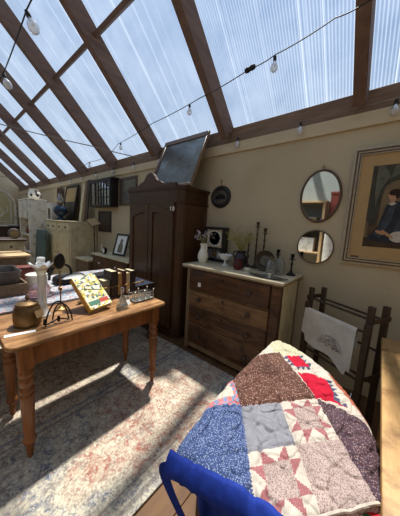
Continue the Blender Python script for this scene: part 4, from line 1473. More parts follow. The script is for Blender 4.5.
for j in range(NY_):
    for i in range(NX_):
        a0 = j * (NX_ + 1) + i
        fs.append((a0, a0 + 1, a0 + NX_ + 2, a0 + NX_ + 1))
o = MB().add(vs, fs).build('patchwork_cloth', M['clothpatch'], None, (-2.66, .9, 0))
sol = o.modifiers.new('thick', 'SOLIDIFY'); sol.thickness = .002; sol.offset = -1
tag(o, 'pale blue, cream and pink patchwork cloth spread over the second table', 'tablecloth')
ZC = .7445
# crate with zinc tub in it
t = thing('wooden_crate', 'low old wooden crate under the grey tub at the left edge, on the second table', 'crate', (-2.70, .22, ZC))
b = MB().box(-.21, .21, -.32, .32, 0, .012)
b.build('bottom', M['boxwood'], t)
for a_, c in ((-.21, -.195), (.195, .21)):
    MB().box(a_, c, -.32, .32, .0125, .105, .002).build('side_board', M['boxwood'], t)
for a_, c in ((-.32, -.305), (.305, .32)):
    MB().box(-.1945, .1945, a_, c, .0125, .105, .002).build('end_board', M['boxwood'], t)
t = thing('metal_tub', 'deep grey zinc tub standing in the old wooden crate at the left edge', 'tub', (-2.70, .22, ZC + .0135))
b = MB()
vs, fs = [], []
lev = [(.0, .165, .265), (.19, .185, .285), (.205, .192, .292), (.205, .183, .283), (.195, .176, .276), (.01, .158, .258)]
for z, hx, hy in lev:
    for p in rrect(-hx, hx, -hy, hy, .04, 4):
        vs.append((p[0], p[1], z))
n = 20
n = len(vs) // len(lev)
fs.append(tuple(reversed(range(n)))); fs.append(tuple(range(5 * n, 6 * n)))
for i in range(5):
    for k in range(n):
        k2 = (k + 1) % n
        fs.append((i * n + k, i * n + k2, (i + 1) * n + k2, (i + 1) * n + k))
MB().add(vs, fs).build('tub_body', M['tub'], t)
# pink cake dome, white canister, red tin, black bag, white basin
t = thing('cake_dome', 'pinkish clear glass dome with a knob, beside the old crate on the second table', 'dome', (-2.372, .60, ZC))
MB().lathe([(0, .002), (.085, .0), (.11, .01), (.105, .013), (0, .008)], n=26).build('plate', M['pinkglass'], t)
MB().lathe([(.085, .0135), (.085, .06), (.07, .095), (.04, .115), (0, .12)], n=24).build('dome', M['pinkglass'], t)
MB().lathe([(0, .12), (.008, .121), (.007, .132), (.016, .142), (.012, .154), (0, .158)], n=12).build('knob', M['pinkglass'], t)
t = thing('white_canister', 'round white lidded canister behind the pink glass dome', 'canister', (-2.70, .66, ZC))
MB().lathe([(0, .002), (.088, 0), (.092, .006), (.09, .11), (.086, .112)], n=24).build('canister_body', M['white'], t)
MB().lathe([(.093, .112), (.094, .135), (.08, .143), (0, .145)], n=24).build('lid', M['ceramic'], t)
t = thing('red_tin', 'rust-red square tin at the back of the second table', 'tin', (-3.06, .62, ZC))
MB().box(-.07, .07, -.09, .09, 0, .14, .006).build('tin_body', M['redtin'], t)
MB().box(-.073, .073, -.093, .093, .1405, .165, .005).build('lid', M['redtin'], t)
t = thing('black_handbag', 'black leather bag with one arched handle lying on the patchwork cloth', 'bag', (-2.72, .985, ZC))
vs, fs = [], []
lev = [(0, .10, .15), (.02, .12, .17), (.06, .11, .16), (.085, .07, .13), (.095, .02, .08)]
for z, hx, hy in lev:
    for p in rrect(-hx, hx, -hy, hy, min(hx, hy) * .6, 4):
        vs.append((p[0], p[1], z + .004 * mnoise.noise((p[0] * 20, p[1] * 20, z))))
n = len(vs) // len(lev)
fs.append(tuple(reversed(range(n)))); fs.append(tuple(range(4 * n, 5 * n)))
for i in range(4):
    for k in range(n):
        k2 = (k + 1) % n
        fs.append((i * n + k, i * n + k2, (i + 1) * n + k2, (i + 1) * n + k))
MB().add(vs, fs).build('bag_body', M['leather'], t)
MB().tube([(.05 * math.sin(k * PI / 12), -.15 + .11 * math.cos(PI - k * PI / 12) + .05, .05 + .17 * math.sin(k * PI / 12) ** .7) for k in range(13)], .014, 8).build('arched_handle', M['leather'], t)
BSC = .82
t = thing('white_basin', 'oval white enamel basin behind the tilted book on the second table', 'basin', (-2.52, 1.37, ZC))
MB().lathe([(0, .002), (.15, 0), (.17, .02), (.225, .065), (.24, .07), (.24, .074), (.22, .072), (.16, .02), (0, .008)], n=36, ell=1.25).build('basin_body', M['ceramic'], t).scale = (BSC, BSC, 1)
MB().lathe([(.236, .0745), (.243, .0745), (.243, .069), (.2405, .0685)], n=36, ell=1.25).build('dark_rim', M['iron'], t).scale = (BSC, BSC, 1)
o = MB().box(-.07, .07, -.10, .10, 0, .002).build('sheet_of_paper', M['paper'], None, (-2.52, 1.37, ZC + .0105))
o.rotation_euler = (0, 0, .3)
tag(o, 'white sheet of paper lying in the white basin', 'paper')

# ------------------------------------------------------------------ between the armoire and the far wall
t = thing('nightstand', 'small brown chest of drawers with a pale top, just left of the armoire', 'chest', (-3.66, 2.17, 0))
MB().box(-.60, .60, -.22, .235, .06, .82, .004).build('body', M['drawer'], t)
MB().box(-.64, .64, -.24, .24, .8205, .85, .006).build('top', M['cream'], t)
for z0, z1 in ((.60, .80), (.35, .57), (.10, .32)):
    d = MB().box(-.56, .56, -.233, -.2205, z0, z1, .003).build('drawer', M['drawer'], t)
    for kx in (-.28, .28):
        MB().lathe([(.008, 0), (.008, .01), (.02, .018), (.018, .03), (0, .034)], (0, 0, 0), 12, lookM((kx, -.2335, (z0 + z1) / 2), (1, 0, 0), (0, 0, 1), (0, -1, 0))).build('knob', M['ceramic'], d)
for sx in (-.56, .56):
    for yy in (-.19, .2):
        MB().box(sx - .03, sx + .03, yy - .03, yy + .03, 0, .0595, .003).build('foot', M['drawer'], t)
t = thing('low_chest', 'low plain chest with a pale lid between the small brown chest and the cream cupboard', 'chest', (-4.62, 2.10, 0))
MB().box(-.28, .28, -.20, .30, .0, .66, .004).build('body', M['boxwood'], t)
MB().box(-.30, .30, -.22, .31, .6605, .70, .006).build('lid', M['cream'], t)
# framed photo leaning on the small chest
t = thing('photo_frame', 'dark frame with a pale portrait print, leaning back on the small brown chest', 'picture', (-3.68, 2.16, .851))
L = Matrix.Rotation(.12, 4, 'Z') @ lookM((0, 0, 0), (1, 0, 0), (0, .28, .96), (0, -.96, .28))
L = Matrix.Translation((0, 0, .001)) @ L
frame4l = MB()
frame4(frame4l, .17, .205, .035, -.012, .010)
fl = Matrix.Translation((0, 0, 0))
o = frame4l.build('frame', M['blackframe'], t); o.matrix_local = L @ Matrix.Translation((0, .205, .012))
o = MB().box(-.134, .134, -.169, .169, -.008, .002).build('photo', M['paper'], t); o.matrix_local = L @ Matrix.Translation((0, .205, .012))
b = MB()
b.add([(-.06, -.15, .0026), (.075, -.15, .0026), (.07, -.02, .0026), (.035, .03, .0026), (.04, .09, .0026), (.0, .12, .0026), (-.035, .085, .0026), (-.03, .03, .0026), (-.065, -.02, .0026)], [tuple(range(9))])
q = b.build('grey_figure', M['pewter'], o)
o = MB().tube([(.05, .17, .18), (.05, .235, .0035)], .005, 6).build('strut', M['blackframe'], t); 
t = thing('alarm_clock', 'small black round clock on the small brown chest', 'clock', (-4.02, 2.06, .851))
Mc = lookM((0, 0, .065), (1, 0, 0), (0, 0, 1), (0, -1, 0))
MB().lathe([(0, -.03), (.055, -.03), (.06, -.02), (.06, .02), (.054, .024), (.05, .018), (0, .018)], n=24, M=Mc).build('case', M['iron'], t)
MB().lathe([(0, .0185), (.047, .0185), (.046, .0195), (0, .0195)], n=20, M=Mc).build('dial', M['paper'], t)
for s in (-1, 1):
    MB().tube([(s * .03, 0, .018), (s * .045, 0, .004)], .005, 6).build('foot', M['iron'], t)
t = thing('candle_holder', 'slim candle in a low brass holder at the left end of the small brown chest', 'candle', (-4.20, 2.10, .851))
MB().lathe([(0, .001), (.035, 0), (.037, .005), (.012, .01), (.012, .03), (0, .03)], n=16).build('holder', M['brass'], t)
MB().lathe([(.009, .0305), (.008, .17), (0, .175)], n=12).build('candle', M['ceramic'], t)
# wall display cabinet
t = thing('wall_cabinet', 'black wall cabinet with a glazed lattice door, hanging above the small brown chest', 'cabinet', (-4.60, 2.345, 1.76))
MB().box(-.45, .45, .060, .075, 0, .53, .0).build('back_panel', M['darkwood'], t)
for a_, c in ((-.45, -.435), (.435, .45)):
    MB().box(a_, c, -.065, .0595, 0, .53, .002).build('side_panel', M['blackframe'], t)
for a_, c in ((0, .02), (.51, .53)):
    MB().box(-.4345, .4345, -.065, .0595, a_, c, .002).build('board', M['blackframe'], t)
for z in (.19, .35):
    MB().box(-.434, .434, -.05, .059, z, z + .012, .0).build('shelf', M['blackframe'], t)
MB().box(-.48, .48, -.085, .077, .5305, .56, .004).build('cornice', M['blackframe'], t)
b = MB().box(-.434, -.40, -.085, -.067, 0, .53).box(.37, .434, -.085, -.067, 0, .53).box(-.40, .37, -.085, -.067, 0, .04).box(-.40, .37, -.085, -.067, .49, .53)
b.box(-.22, -.19, -.085, -.067, .04, .49)
d = b.build('door_frame', M['blackframe'], t)
b = MB()
for k in range(1, 5):
    x = -.19 + .56 * k / 5
    b.box(x - .008, x + .008, -.083, -.070, .04, .49)
for k in (1, 2):
    z = .04 + .45 * k / 3
    b.box(-.19, .37, -.083, -.070, z - .008, z + .008)
b.build('glazing_bars', M['blackframe'], d)
MB().box(-.40, .37, -.0685, -.067, .04, .49).build('glass_pane', M['glasspane'], d)
for (x, z, r, lab, hh) in ((-.30, .0205, .03, 'small pale pot behind the left panes of the black wall cabinet', .09), (.02, .2025, .04, 'pale round pot on the middle shelf of the black wall cabinet', .08), (.17, .0205, .04, 'small dark pot on the bottom shelf of the black wall cabinet', .10)):
    tag(MB().lathe([(0, .002), (r * .7, 0), (r, hh * .4), (r * .8, hh * .8), (r * .5, hh), (r * .44, hh), (r * .8, hh * .4), (0, .01)], n=16).build('small_pot', M['cream'] if 'pale' in lab else M['darkvase'], None, (-4.60 + x, 2.345, 1.76 + z)), lab, 'pot')
# framed print behind the armoire, wall plaque, hung tray
t = thing('framed_print', 'grey framed print on the back wall between the wall cabinet and the armoire', 'picture', (-3.81, WY - .003, 2.05))
L = lookM((0, 0, 0), (1, 0, 0), (0, 0, 1), (0, -1, 0))
o = frame4(MB(), .29, .26, .045, 0, .02).build('frame', M['framewood'], t); o.matrix_local = L
o = MB().box(-.244, .244, -.214, .214, .002, .008).build('print', M['pewter'], t); o.matrix_local = L
q = MB().add([(-.2, -.17, .0085), (.2, -.17, .0085), (.2, -.02, .0085), (.08, .06, .0085), (-.05, -.02, .0085), (-.2, .03, .0085)], [tuple(range(6))]).build('landscape', M['tub'], o)
t = thing('wall_plaque', 'dark square wooden panel hung low on the wall under the black cabinet', 'panel', (-4.70, WY - .003, 1.46))
o = frame4(MB(), .27, .22, .04, 0, .018).build('frame', M['blackframe'], t); o.matrix_local = L
o = MB().box(-.229, .229, -.179, .179, .002, .010).build('panel', M['darkwood'], t); o.matrix_local = L
t = thing('music_stand', 'dark stand with a tilted pale music sheet board beside the cream cupboard', 'stand', (-4.76, 2.22, .701))
MB().lathe([(0, .0), (.10, .0), (.10, .012), (.02, .03), (.012, .05), (.012, .70)], n=14).build('pole', M['darkwood'], t)
o = MB().box(-.15, .15, -.10, .10, -.008, .008, .002).build('desk_board', M['boxwood'], t); o.matrix_local = lookM((.03, -.03, .735), (.9, 0, -.42), (.1, .9, .35), (.42, -.3, .85))
q = MB().box(-.13, .13, -.085, .085, .0085, .0105).build('sheet', M['mat'], o)

# ------------------------------------------------------------------ cream cupboard and what stands on it
CX0, CX1, CY0, CY1 = -6.55, -5.06, 1.86, 2.41
t = thing('cream_cupboard', 'long cream-painted cupboard with two top drawers, left of the armoire by the back wall', 'cupboard', ((CX0 + CX1) / 2, (CY0 + CY1) / 2, 0))
W2, D2 = (CX1 - CX0) / 2, (CY1 - CY0) / 2
MB().box(-W2, W2, -D2, D2, .0, 1.40, .004).build('body', M['cream'], t)
MB().box(-W2 - .02, W2 + .02, -D2 - .025, D2 + .005, 1.4005, 1.435, .008).build('top', M['cream'], t)
for x0, x1 in ((-W2 + .04, -.02), (.02, W2 - .04)):
    d = MB().box(x0, x1, -D2 - .014, -D2 - .001, 1.20, 1.38, .003).build('drawer', M['cream'], t)
    for kx in (.25, .75):
        MB().lathe([(.008, 0), (.02, .015), (.016, .028), (0, .03)], (0, 0, 0), 10, lookM((x0 + (x1 - x0) * kx, -D2 - .0145, 1.29), (1, 0, 0), (0, 0, 1), (0, -1, 0))).build('knob', M['drawer'], d)
    d = MB().box(x0, x1, -D2 - .010, -D2 - .001, .08, 1.15, .003).build('door', M['cream'], t)
    fr = frame4(MB(), (x1 - x0) / 2, .535, .09, 0, .008).build('door_frame', M['cream'], d)
    fr.matrix_local = lookM(((x0 + x1) / 2, -D2 - .0105, .615), (1, 0, 0), (0, 0, 1), (0, -1, 0))
    MB().lathe([(.008, 0), (.018, .012), (0, .02)], (0, 0, 0), 10, lookM((x0 + .05 if x0 > 0 else x1 - .05, -D2 - .019, .70), (1, 0, 0), (0, 0, 1), (0, -1, 0))).build('knob', M['iron'], d)
fr = frame4(MB(), D2, .70, .085, 0, .008).build('side_frame', M['cream'], t)
fr.matrix_local = lookM((W2 + .0005, 0, .70), (0, 1, 0), (0, 0, 1), (1, 0, 0))
ZK = 1.436
t = thing('blue_lamp', 'dark blue glazed lamp base with a small glass chimney, on the cream cupboard', 'lamp', (-6.0, 2.0, ZK))
MB().lathe([(0, .002), (.10, 0), (.11, .02), (.06, .05), (.05, .08), (.12, .15), (.15, .22), (.13, .29), (.06, .34), (.045, .37)], n=22).build('base', M['bluepaint'], t)
MB().lathe([(.05, .371), (.06, .40), (.05, .42), (.0, .42)], n=16).build('burner', M['brass'], t)
MB().lathe([(.045, .421), (.075, .46), (.07, .51), (.04, .56), (.035, .62)], n=18).build('glass_chimney', M['glasspane'], t)
def lean_frame(name, label, cat, x, w, h, y0, ang, matf, parts, z=ZK, fw=.05, rz=0.0):
    t_ = thing(name, label, cat, (x, y0, z), rz)
    L_ = lookM((0, 0, 0.001), (1, 0, 0), (0, math.sin(ang), math.cos(ang)), (0, -math.cos(ang), math.sin(ang)))
    return t_, L_
t, L = lean_frame('leaning_picture', 'dark framed picture, pale above and dark below, leaning on the wall above the cream cupboard', 'picture', -6.25, 0, 0, 2.24, .17, None, None)
o = frame4(MB(), .37, .45, .05, -.02, .01).build('frame', M['blackframe'], t); o.matrix_local = L @ Matrix.Translation((0, .45, .021))
o = MB().box(-.319, .319, -.399, .399, -.015, .0).build('picture', M['blackframe'], t); o.matrix_local = L @ Matrix.Translation((0, .45, .021))
MB().box(-.30, .30, .03, .38, .0005, .003).build('pale_sheet', M['mat'], o)
t, L = lean_frame('brown_board', 'tall narrow brown wooden panel leaning on the wall behind the white hutch', 'panel', -7.12, 0, 0, 2.27, .045, None, None, .002)
o = MB().box(-.17, .17, 0, 2.33, 0, .02, .003).build('board', M['drawer'], t); o.matrix_local = L
o = MB().box(-.12, .12, .10, 2.22, .0205, .026, .002).build('sunk_panel', M['walnut'], t); o.matrix_local = L
b0 = None
for k, (dx, ang, hgt, lab, mm) in enumerate(((-5.50, .13, .90, 'pale thin board, leftmost of the boards leaning beside the wall cabinet', 'cream'),
                                            (-5.36, .10, .92, 'grey-brown thin board, second of those leaning beside the wall cabinet', 'carcass'),
                                            (-5.22, .08, .93, 'dark thin board, third of those leaning beside the wall cabinet', 'darkwood'))):
    t, L = lean_frame('leaning_board', lab, 'board', dx, 0, 0, 2.25 + .01 * k, ang, None, None)
    t['group'] = 'boards leaning on the cream cupboard'
    o = MB().box(-.055, .055, 0, hgt, 0, .025, .003).build('plank', M[mm], t); o.matrix_local = L
    o = MB().box(-.055, .055, hgt - .05, hgt - .035, .0255, .03, .001).build('batten', M[mm], t); o.matrix_local = L
t = thing('doll_cupboard', 'small white cupboard with a dark arched opening, at the left end of the cream cupboard', 'cupboard', (-6.33, 1.98, ZK))
S_ = 1
b = MB().box(-.17, .17, .10, .12, 0, .40).box(-.17, -.15, -.12, .0995, 0, .40).box(.15, .17, -.12, .0995, 0, .40).box(-.1495, .1495, -.12, .0995, 0, .02).box(-.1495, .1495, -.12, .0995, .38, .40)
b.build('case', M['white'], t)
ar = [(-.1495, .021), (-.10, .021), (-.10, .2)] + [(-.10 * math.cos(PI * k / 10), .2 + .08 * math.sin(PI * k / 10)) for k in range(1, 10)] + [(.10, .2), (.10, .021), (.1495, .021), (.1495, .379), (-.1495, .379)]
MB().prism(ar, -.12, -.105, 'y').build('arched_front', M['white'], t)
MB().box(-.149, .149, .085, .0995, .021, .379).build('dark_lining', M['darkwood'], t)
t = thing('white_board', 'plain off-white board standing behind the small arched cupboard on the cream cupboard', 'board', (-6.38, 2.14, ZK))
MB().box(-.12, .11, 0, .03, 0, .42, .004).build('panel', M['white'], t)
MB().box(-.09, .08, -.006, -.0005, .04, .38, .003).build('raised_field', M['cream'], t)
# teal shutter
t = thing('teal_shutter', 'dark teal painted wooden shutter leaning in front of the cream cupboard', 'shutter', (-6.50, 1.66, 0))
L = lookM((0, 0, 0.002), (1, 0, 0), (0, .08, .997), (0, -.997, .08))
o = MB().box(-.37, .37, 0, 1.17, 0, .025, .003).build('board', M['teal'], t); o.matrix_local = L
for z in (.15, .95):
    o = MB().box(-.35, .35, z, z + .10, .0255, .04, .003).build('batten', M['teal'], t); o.matrix_local = L
# white hutch
t = thing('white_hutch', 'tall narrow shabby white open hutch left of the cream cupboard', 'hutch', (-7.35, 1.78, 0))
for sx in (-1, 1):
    MB().box(sx * .43 - .025, sx * .43 + .025, -.20, .20, 0, 1.9, .004).build('side_panel', M['white'], t)
MB().box(-.404, .404, .18, .20, 0, 1.9, .002).build('back_panel', M['cream'], t)
for z in (.10, .55, 1.0, 1.42):
    MB().box(-.404, .404, -.19, .1795, z, z + .025, .002).build('shelf', M['white'], t)
MB().box(-.46, .46, -.22, .20, 1.901, 1.93, .004).build('top', M['white'], t)
d = MB().box(-.404, -.02, -.215, -.195, 1.45, 1.89, .003).build('door', M['white'], t)
q = frame4(MB(), .19, .218, .05, 0, .008).build('door_frame', M['white'], d); q.matrix_local = lookM((-.212, -.2155, 1.67), (1, 0, 0), (0, 0, 1), (0, -1, 0))
d = MB().box(.02, .404, -.215, -.195, 1.45, 1.89, .003).build('door', M['white'], t)
q = frame4(MB(), .19, .218, .05, 0, .008).build('door_frame', M['white'], d); q.matrix_local = lookM((.212, -.2155, 1.67), (1, 0, 0), (0, 0, 1), (0, -1, 0))
for i, (x, z, lab, mm, r, hh) in enumerate(((-.22, .5755, 'stack of folded pink linen on the lower shelf of the white hutch', 'maroon', .1, .2), (.2, 1.0255, 'white jug on the middle shelf of the white hutch', 'ceramic', .08, .24), (-.2, 1.0255, 'dark pot on the middle shelf of the white hutch', 'redtin', .09, .2))):
    if i == 0:
        o = MB()
        for k in range(4):
            o.box(-.14, .14, -.10, .10, k * .045, k * .045 + .043, .015, None, 2)
        o = o.build('folded_linen', M['q'] if 'q' in M else Q['q_pinkpr'], None, (-7.35 + x, 1.74, z))
        tag(o, lab, 'linen', None)
    else:
        tag(MB().lathe([(0, .002), (r * .8, 0), (r, hh * .35), (r * .7, hh * .75), (r * .6, hh), (r * .52, hh), (r * .9, hh * .35), (0, .01)], n=18).build('jug' if i == 1 else 'pot', M[mm], None, (-7.35 + x, 1.74, z)), lab, 'jug' if i == 1 else 'pot')
t = thing('blue_white_jar', 'blue and white two-handled china jar standing on top of the white hutch', 'jar', (-7.42, 1.85, 1.931))
MB().lathe([(0, .003), (.08, 0), (.085, .02), (.13, .08), (.15, .15), (.13, .21), (.10, .25), (.12, .29), (.112, .29), (.09, .25), (.14, .15), (.06, .03), (0, .025)], n=26).build('jar_body', M['ceramic'], t)
for s in (-1, 1):
    MB().tube([(s * .10, 0, .26), (s * .17, 0, .24), (s * .18, 0, .17), (s * .145, 0, .13)], .014, 7).build('handle', M['bluepaint'], t)
for k in range(6):
    a = k * PI / 3 + .3
    MB().ball((.122 * math.cos(a), .122 * math.sin(a), .13), .04, 8, 1.2).build('blue_flower', M['bluepaint'], t)
# washstand with drawers at the left edge
t = thing('washstand', 'cream chest of drawers with a dark top, at the left edge behind the tub', 'chest', (-5.8, .86, 0))
MB().box(-.28, .28, -.42, .32, .0, .99, .004).build('body', M['cream'], t)
MB().box(-.31, .315, -.46, .36, .9905, 1.02, .006).build('top', M['darkwood'], t)
for z0, z1 in ((.80, .95), (.62, .77), (.34, .58), (.06, .30)):
    d = MB().box(.2805, .295, -.38, .28, z0, z1, .003).build('drawer', M['cream'], t)
    for yy in (-.2, .1):
        MB().lathe([(.008, 0), (.02, .014), (.016, .026), (0, .03)], (0, 0, 0), 10, lookM((.2955, yy, (z0 + z1) / 2), (0, 1, 0), (0, 0, 1), (1, 0, 0))).build('knob', M['iron'], d)
t = thing('mantel_clock', 'small round grey clock on the dark-topped chest at the left edge', 'clock', (-5.72, 1.06, 1.021))
MB().lathe([(0, -.04), (.09, -.04), (.10, -.02), (.10, .03), (.088, .04), (.084, .03), (0, .03)], (0, .1, 0), 24, lookM((0, 0, 0.001), (0, 1, 0), (0, 0, 1), (1, 0, 0))).build('case', M['tub'], t)
MB().lathe([(0, .0305), (.08, .0305), (.078, .032), (0, .032)], (0, .1, 0), 20, lookM((0, 0, 0.001), (0, 1, 0), (0, 0, 1), (1, 0, 0))).build('dial', M['mat'], t)
# pine box lid / writing slope
t = thing('wooden_box', 'pale pine box with a flat overhanging lid behind the grey tub at the left edge', 'box', (-3.62, .40, 0))
MB().box(-.22, .22, -.36, .34, .0, .965, .004).build('box_body', M['boxwood'], t)
MB().box(-.25, .25, -.40, .38, .9655, .99, .004).build('lid', M['lightboard'], t)
# arched panel over a dark sideboard at the end wall
t = thing('sideboard', 'dark low sideboard standing against the far end wall', 'sideboard', (-11.35, 1.55, 0))
MB().box(-.38, .38, -.95, .80, .06, 1.06, .006).build('body', M['darkwood'], t)
MB().box(-.41, .42, -.98, .83, 1.0605, 1.10, .006).build('top', M['darkwood'], t)
for y0, y1 in ((-.92, -.36), (-.34, .21), (.23, .77)):
    MB().box(.3805, .395, y0, y1, .12, 1.02, .004).build('door', M['darkwood'], t)
MB().box(-.36, .36, -.92, .78, 0, .0595).build('plinth', M['darkwood'], t)
t = thing('arched_panel', 'tall olive-cream arched panel with carved mouldings on the dark sideboard at the end wall', 'panel', (-11.72, 1.62, 1.1015))
hw, hh, rr = .66, .84, .58
def archp(w_, h_, r_):
    return [(-w_, 0), (w_, 0), (w_, h_)] + [(w_ * math.cos(PI * k / 20), h_ + r_ * math.sin(PI * k / 20)) for k in range(1, 20)] + [(-w_, h_)]
MB().prism(archp(hw, hh, rr), 0, .04, 'x').build('board', M['olive'], t)
o = archp(hw, hh, rr); 
def band(mb, w_, h_, r_, wd, z0, z1):
    po = archp(w_, h_, r_); pi_ = [(p[0] * (w_ - wd) / w_, wd + (p[1]) * (h_ + r_ - 2 * wd) / (h_ + r_)) for p in po]
    n_ = len(po)
    vs = [(z1, p[0], p[1]) for p in po] + [(z1, p[0], p[1]) for p in pi_] + [(z0, p[0], p[1]) for p in po] + [(z0, p[0], p[1]) for p in pi_]
    fs = []
    for k in range(n_):
        k2 = (k + 1) % n_
        fs += [(k, k2, n_ + k2, n_ + k), (k, 2 * n_ + k, 2 * n_ + k2, k2), (n_ + k, n_ + k2, 3 * n_ + k2, 3 * n_ + k)]
    return mb.add(vs, fs)
band(MB(), hw, hh, rr, .07, .0405, .075).build('outer_moulding', M['white'], t)
q = band(MB(), hw - .16, hh - .06, rr - .12, .03, .0405, .06).build('inner_moulding', M['white'], t)
q.location = (0, 0, .13)
b = MB()
for s in (-1, 1):
    b.tube([(.045, s * (.04 + .2 * math.sin(k * .35)), .25 + .055 * k) for k in range(13)], .018, 7)
    b.tube([(.045, s * (.30 - .10 * math.cos(k * .5)), .35 + .05 * k) for k in range(9)], .014, 7)
b.build('carved_scrolls', M['white'], t)

# ------------------------------------------------------------------ string lights
def sag(p, q, s, n=14):
    p, q = V(p), V(q)
    return [p.lerp(q, k / n) - V((0, 0, s * 4 * (k / n) * (1 - k / n))) for k in range(n + 1)]

def cord(label, pts, r, mat, name='string_light_wire', n=1):
    b_ = MB()
    out_ = []
    for i in range(len(pts) - 1):
        seg_ = sag(pts[i], pts[i + 1], .01, 6)
        out_ += seg_ if not out_ else seg_[1:]
    return tag(b_.tube(out_, r, 6).build(name, mat), label, 'cord')
bulb0 = None
def bulb(p, label, k=1.0, group=None, tilt=(0, 0)):
    """bulb hanging with its socket top at p"""
    global bulb0
    if bulb0 is None:
        t_ = thing('light_bulb', label, 'light bulb', p)
        MB().lathe([(0, 0), (.011, -.001), (.013, -.008), (.013, -.032), (.010, -.036), (0, -.036)], n=12).build('socket', M['cordm'], t_)
        MB().lathe([(.010, -.0365), (.013, -.045), (.026, -.065), (.030, -.085), (.024, -.105), (.010, -.116), (0, -.118)], n=16).build('glass_globe', M['bulbglass'], t_)
        MB().tube([(-.006, 0, -.0365), (-.010, 0, -.07), (-.004, 0, -.085), (.004, 0, -.07), (.008, 0, -.085), (.010, 0, -.07), (.006, 0, -.0365)], .0016, 5).build('filament', M['brass'], t_)
        bulb0 = t_
    else:
        t_ = copy_tree(bulb0)
        t_.location = p
        t_['label'] = label
    t_.scale = (k, k, k)
    t_.rotation_euler = (tilt[0], tilt[1], 0)
    if group:
        t_['group'] = group
    elif 'group' in t_:
        del t_['group']
    return t_
C1 = [(.60, 1.72, 2.70), (-.237, 1.75, 2.839), (-.416, 1.75, 2.832), (-.801, 1.75, 2.775), (-1.008, 1.75, 2.755), (-1.578, 1.8, 2.728), (-2.442, 1.9, 2.737), (-3.62, 2.1, 2.76), (-4.20, 2.20, 2.66), (-5.0, 2.25, 2.70), (-6.4, 2.30, 2.54)]
cord('long black light cord looping across the skylight from upper right to far left', C1, .004, M['cordm'])
t = thing('cord_connector', 'black in-line connector on the long light cord below the wide skylight pane', 'connector', (-1.008, 1.75, 2.755))
Mq = lookM((0, 0, -.0), (.2, .98, 0), (0, 0, 1), (.98, -.0, .10))
MB().lathe([(.008, -.045), (.018, -.038), (.021, -.015), (.017, -.006), (.017, .006), (.021, .015), (.018, .038), (.008, .045)], n=12, M=Mq).build('shell', M['cordm'], t)
bulb((-.801, 1.75, 2.765), 'clear bulb on the long black cord, just right of the black in-line connector', .95)
bulb((-1.735, 1.82, 2.722), 'clear bulb on the long black cord in front of the skylight pane above the armoire', .9)
bulb((-3.50, 2.08, 2.745), 'clear bulb on the long black cord, left of the leaning mirror', .9)
bulb((-5.0, 2.25, 2.69), 'clear bulb at the low far left end of the long black cord', 1.0)
C2 = [(.8, .44, 2.92), (-1.2, .49, 2.80), (-1.945, .49, 2.77), (-2.90, .53, 2.765), (-4.2, .56, 2.88), (-6.0, .6, 3.1)]
cord('black light cord close overhead at the upper left, carrying two large clear bulbs', C2, .0045, M['cordm'])
bulb((-1.95, .49, 2.768), 'upper of the two large clear bulbs close overhead at the upper left', 1.15, None, (.3, -.25))
bulb((-2.905, .53, 2.765), 'lower of the two large clear bulbs close overhead at the upper left', 1.15, None, (.25, -.2))
CP = [(1.4, 2.37, 2.53), (-.05, 2.375, 2.53), (-1.46, 2.375, 2.53), (-2.9, 2.38, 2.525), (-4.3, 2.38, 2.53), (-5.7, 2.38, 2.53), (-7.1, 2.38, 2.53), (-8.5, 2.38, 2.53)]
cord('thin pale light cord strung along the roof plate at the top of the back wall', CP, .003, M['steelcord'])
for i in range(11):
    x = -.05 - .705 * i
    if i == 3:
        continue
    bulb((x, 2.375, 2.522), 'small clear bulb of the row hanging along the top of the back wall', 1.0, 'bulbs along the roof plate')
cord('straight grey cable stretched across the rafters at upper left, ending beside the armoire', [(-7.0, .2, 3.26), (-5.415, .9, 3.05), (-4.05, 1.90, 2.735), (-3.30, 2.395, 2.56)], .008, M['steelcord'], 'cable')
cord('grey cable slanting down along the far left rafters', [(-5.6, .5, 3.33), (-6.06, 1.0, 3.108), (-8.07, 2.35, 2.62)], .011, M['steelcord'], 'cable')
cord('thin pale cable across the corner above the arched panel', [(-11.79, 1.05, 2.97), (-10.15, 1.6, 2.785), (-8.09, 2.3, 2.55)], .009, M['steelcord'], 'cable')

# ------------------------------------------------------------------ the side of the room behind the camera (seen in the mirrors)
t = thing('shelf_unit', 'open pine shelf unit against the opposite wall, seen in the wall mirrors', 'shelf', (-2.30, FY + .22, 0))
for x in (-1.2, 0, 1.2):
    MB().box(x - .025, x + .025, -.2, .2, 0, 2.04, .003).build('upright', M['lightboard'], t)
for z in (.3, .85, 1.4, 2.0):
    MB().box(-1.25, 1.25, -.21, .21, z + .0405, z + .08, .003).build('shelf', M['lightboard'], t) if z > 1.9 else (
        MB().box(-1.174, -.026, -.2, .2, z, z + .03, .003).build('shelf', M['lightboard'], t), MB().box(.026, 1.174, -.2, .2, z, z + .03, .003).build('shelf', M['lightboard'], t))
rn = random.Random(3)
ks = 0
names = [('storage_box', 'box', M['white']), ('storage_box', 'box', M['darkwood']), ('storage_box', 'box', M['redtin']), ('storage_box', 'box', M['boxwood'])]
words_ = ['white', 'dark brown', 'rust red', 'grey-brown']
pl = ['upper left', 'upper right', 'middle left', 'middle right']
for zi, z in enumerate((1.431, .881)):
    for s in (-1, 1):
        for q in range(2):
            c = (ks + zi) % 4
            t = thing('storage_box', '%s lidded box in the %s bay of the mirrored shelf unit, %s one' % (words_[c], pl[zi * 2 + (s > 0)], ('inner', 'outer')[q]), 'box', (-2.30 + s * (.33 + .52 * q), FY + .22, z))
            h_ = .24 + .12 * ((ks * 7) % 3) / 2
            MB().box(-.2, .2, -.15, .15, 0, h_, .005).build('box_body', names[c][2], t)
            MB().box(-.205, .205, -.155, .155, h_ + .0005, h_ + .03, .005).build('lid', names[c][2], t)
            ks += 1
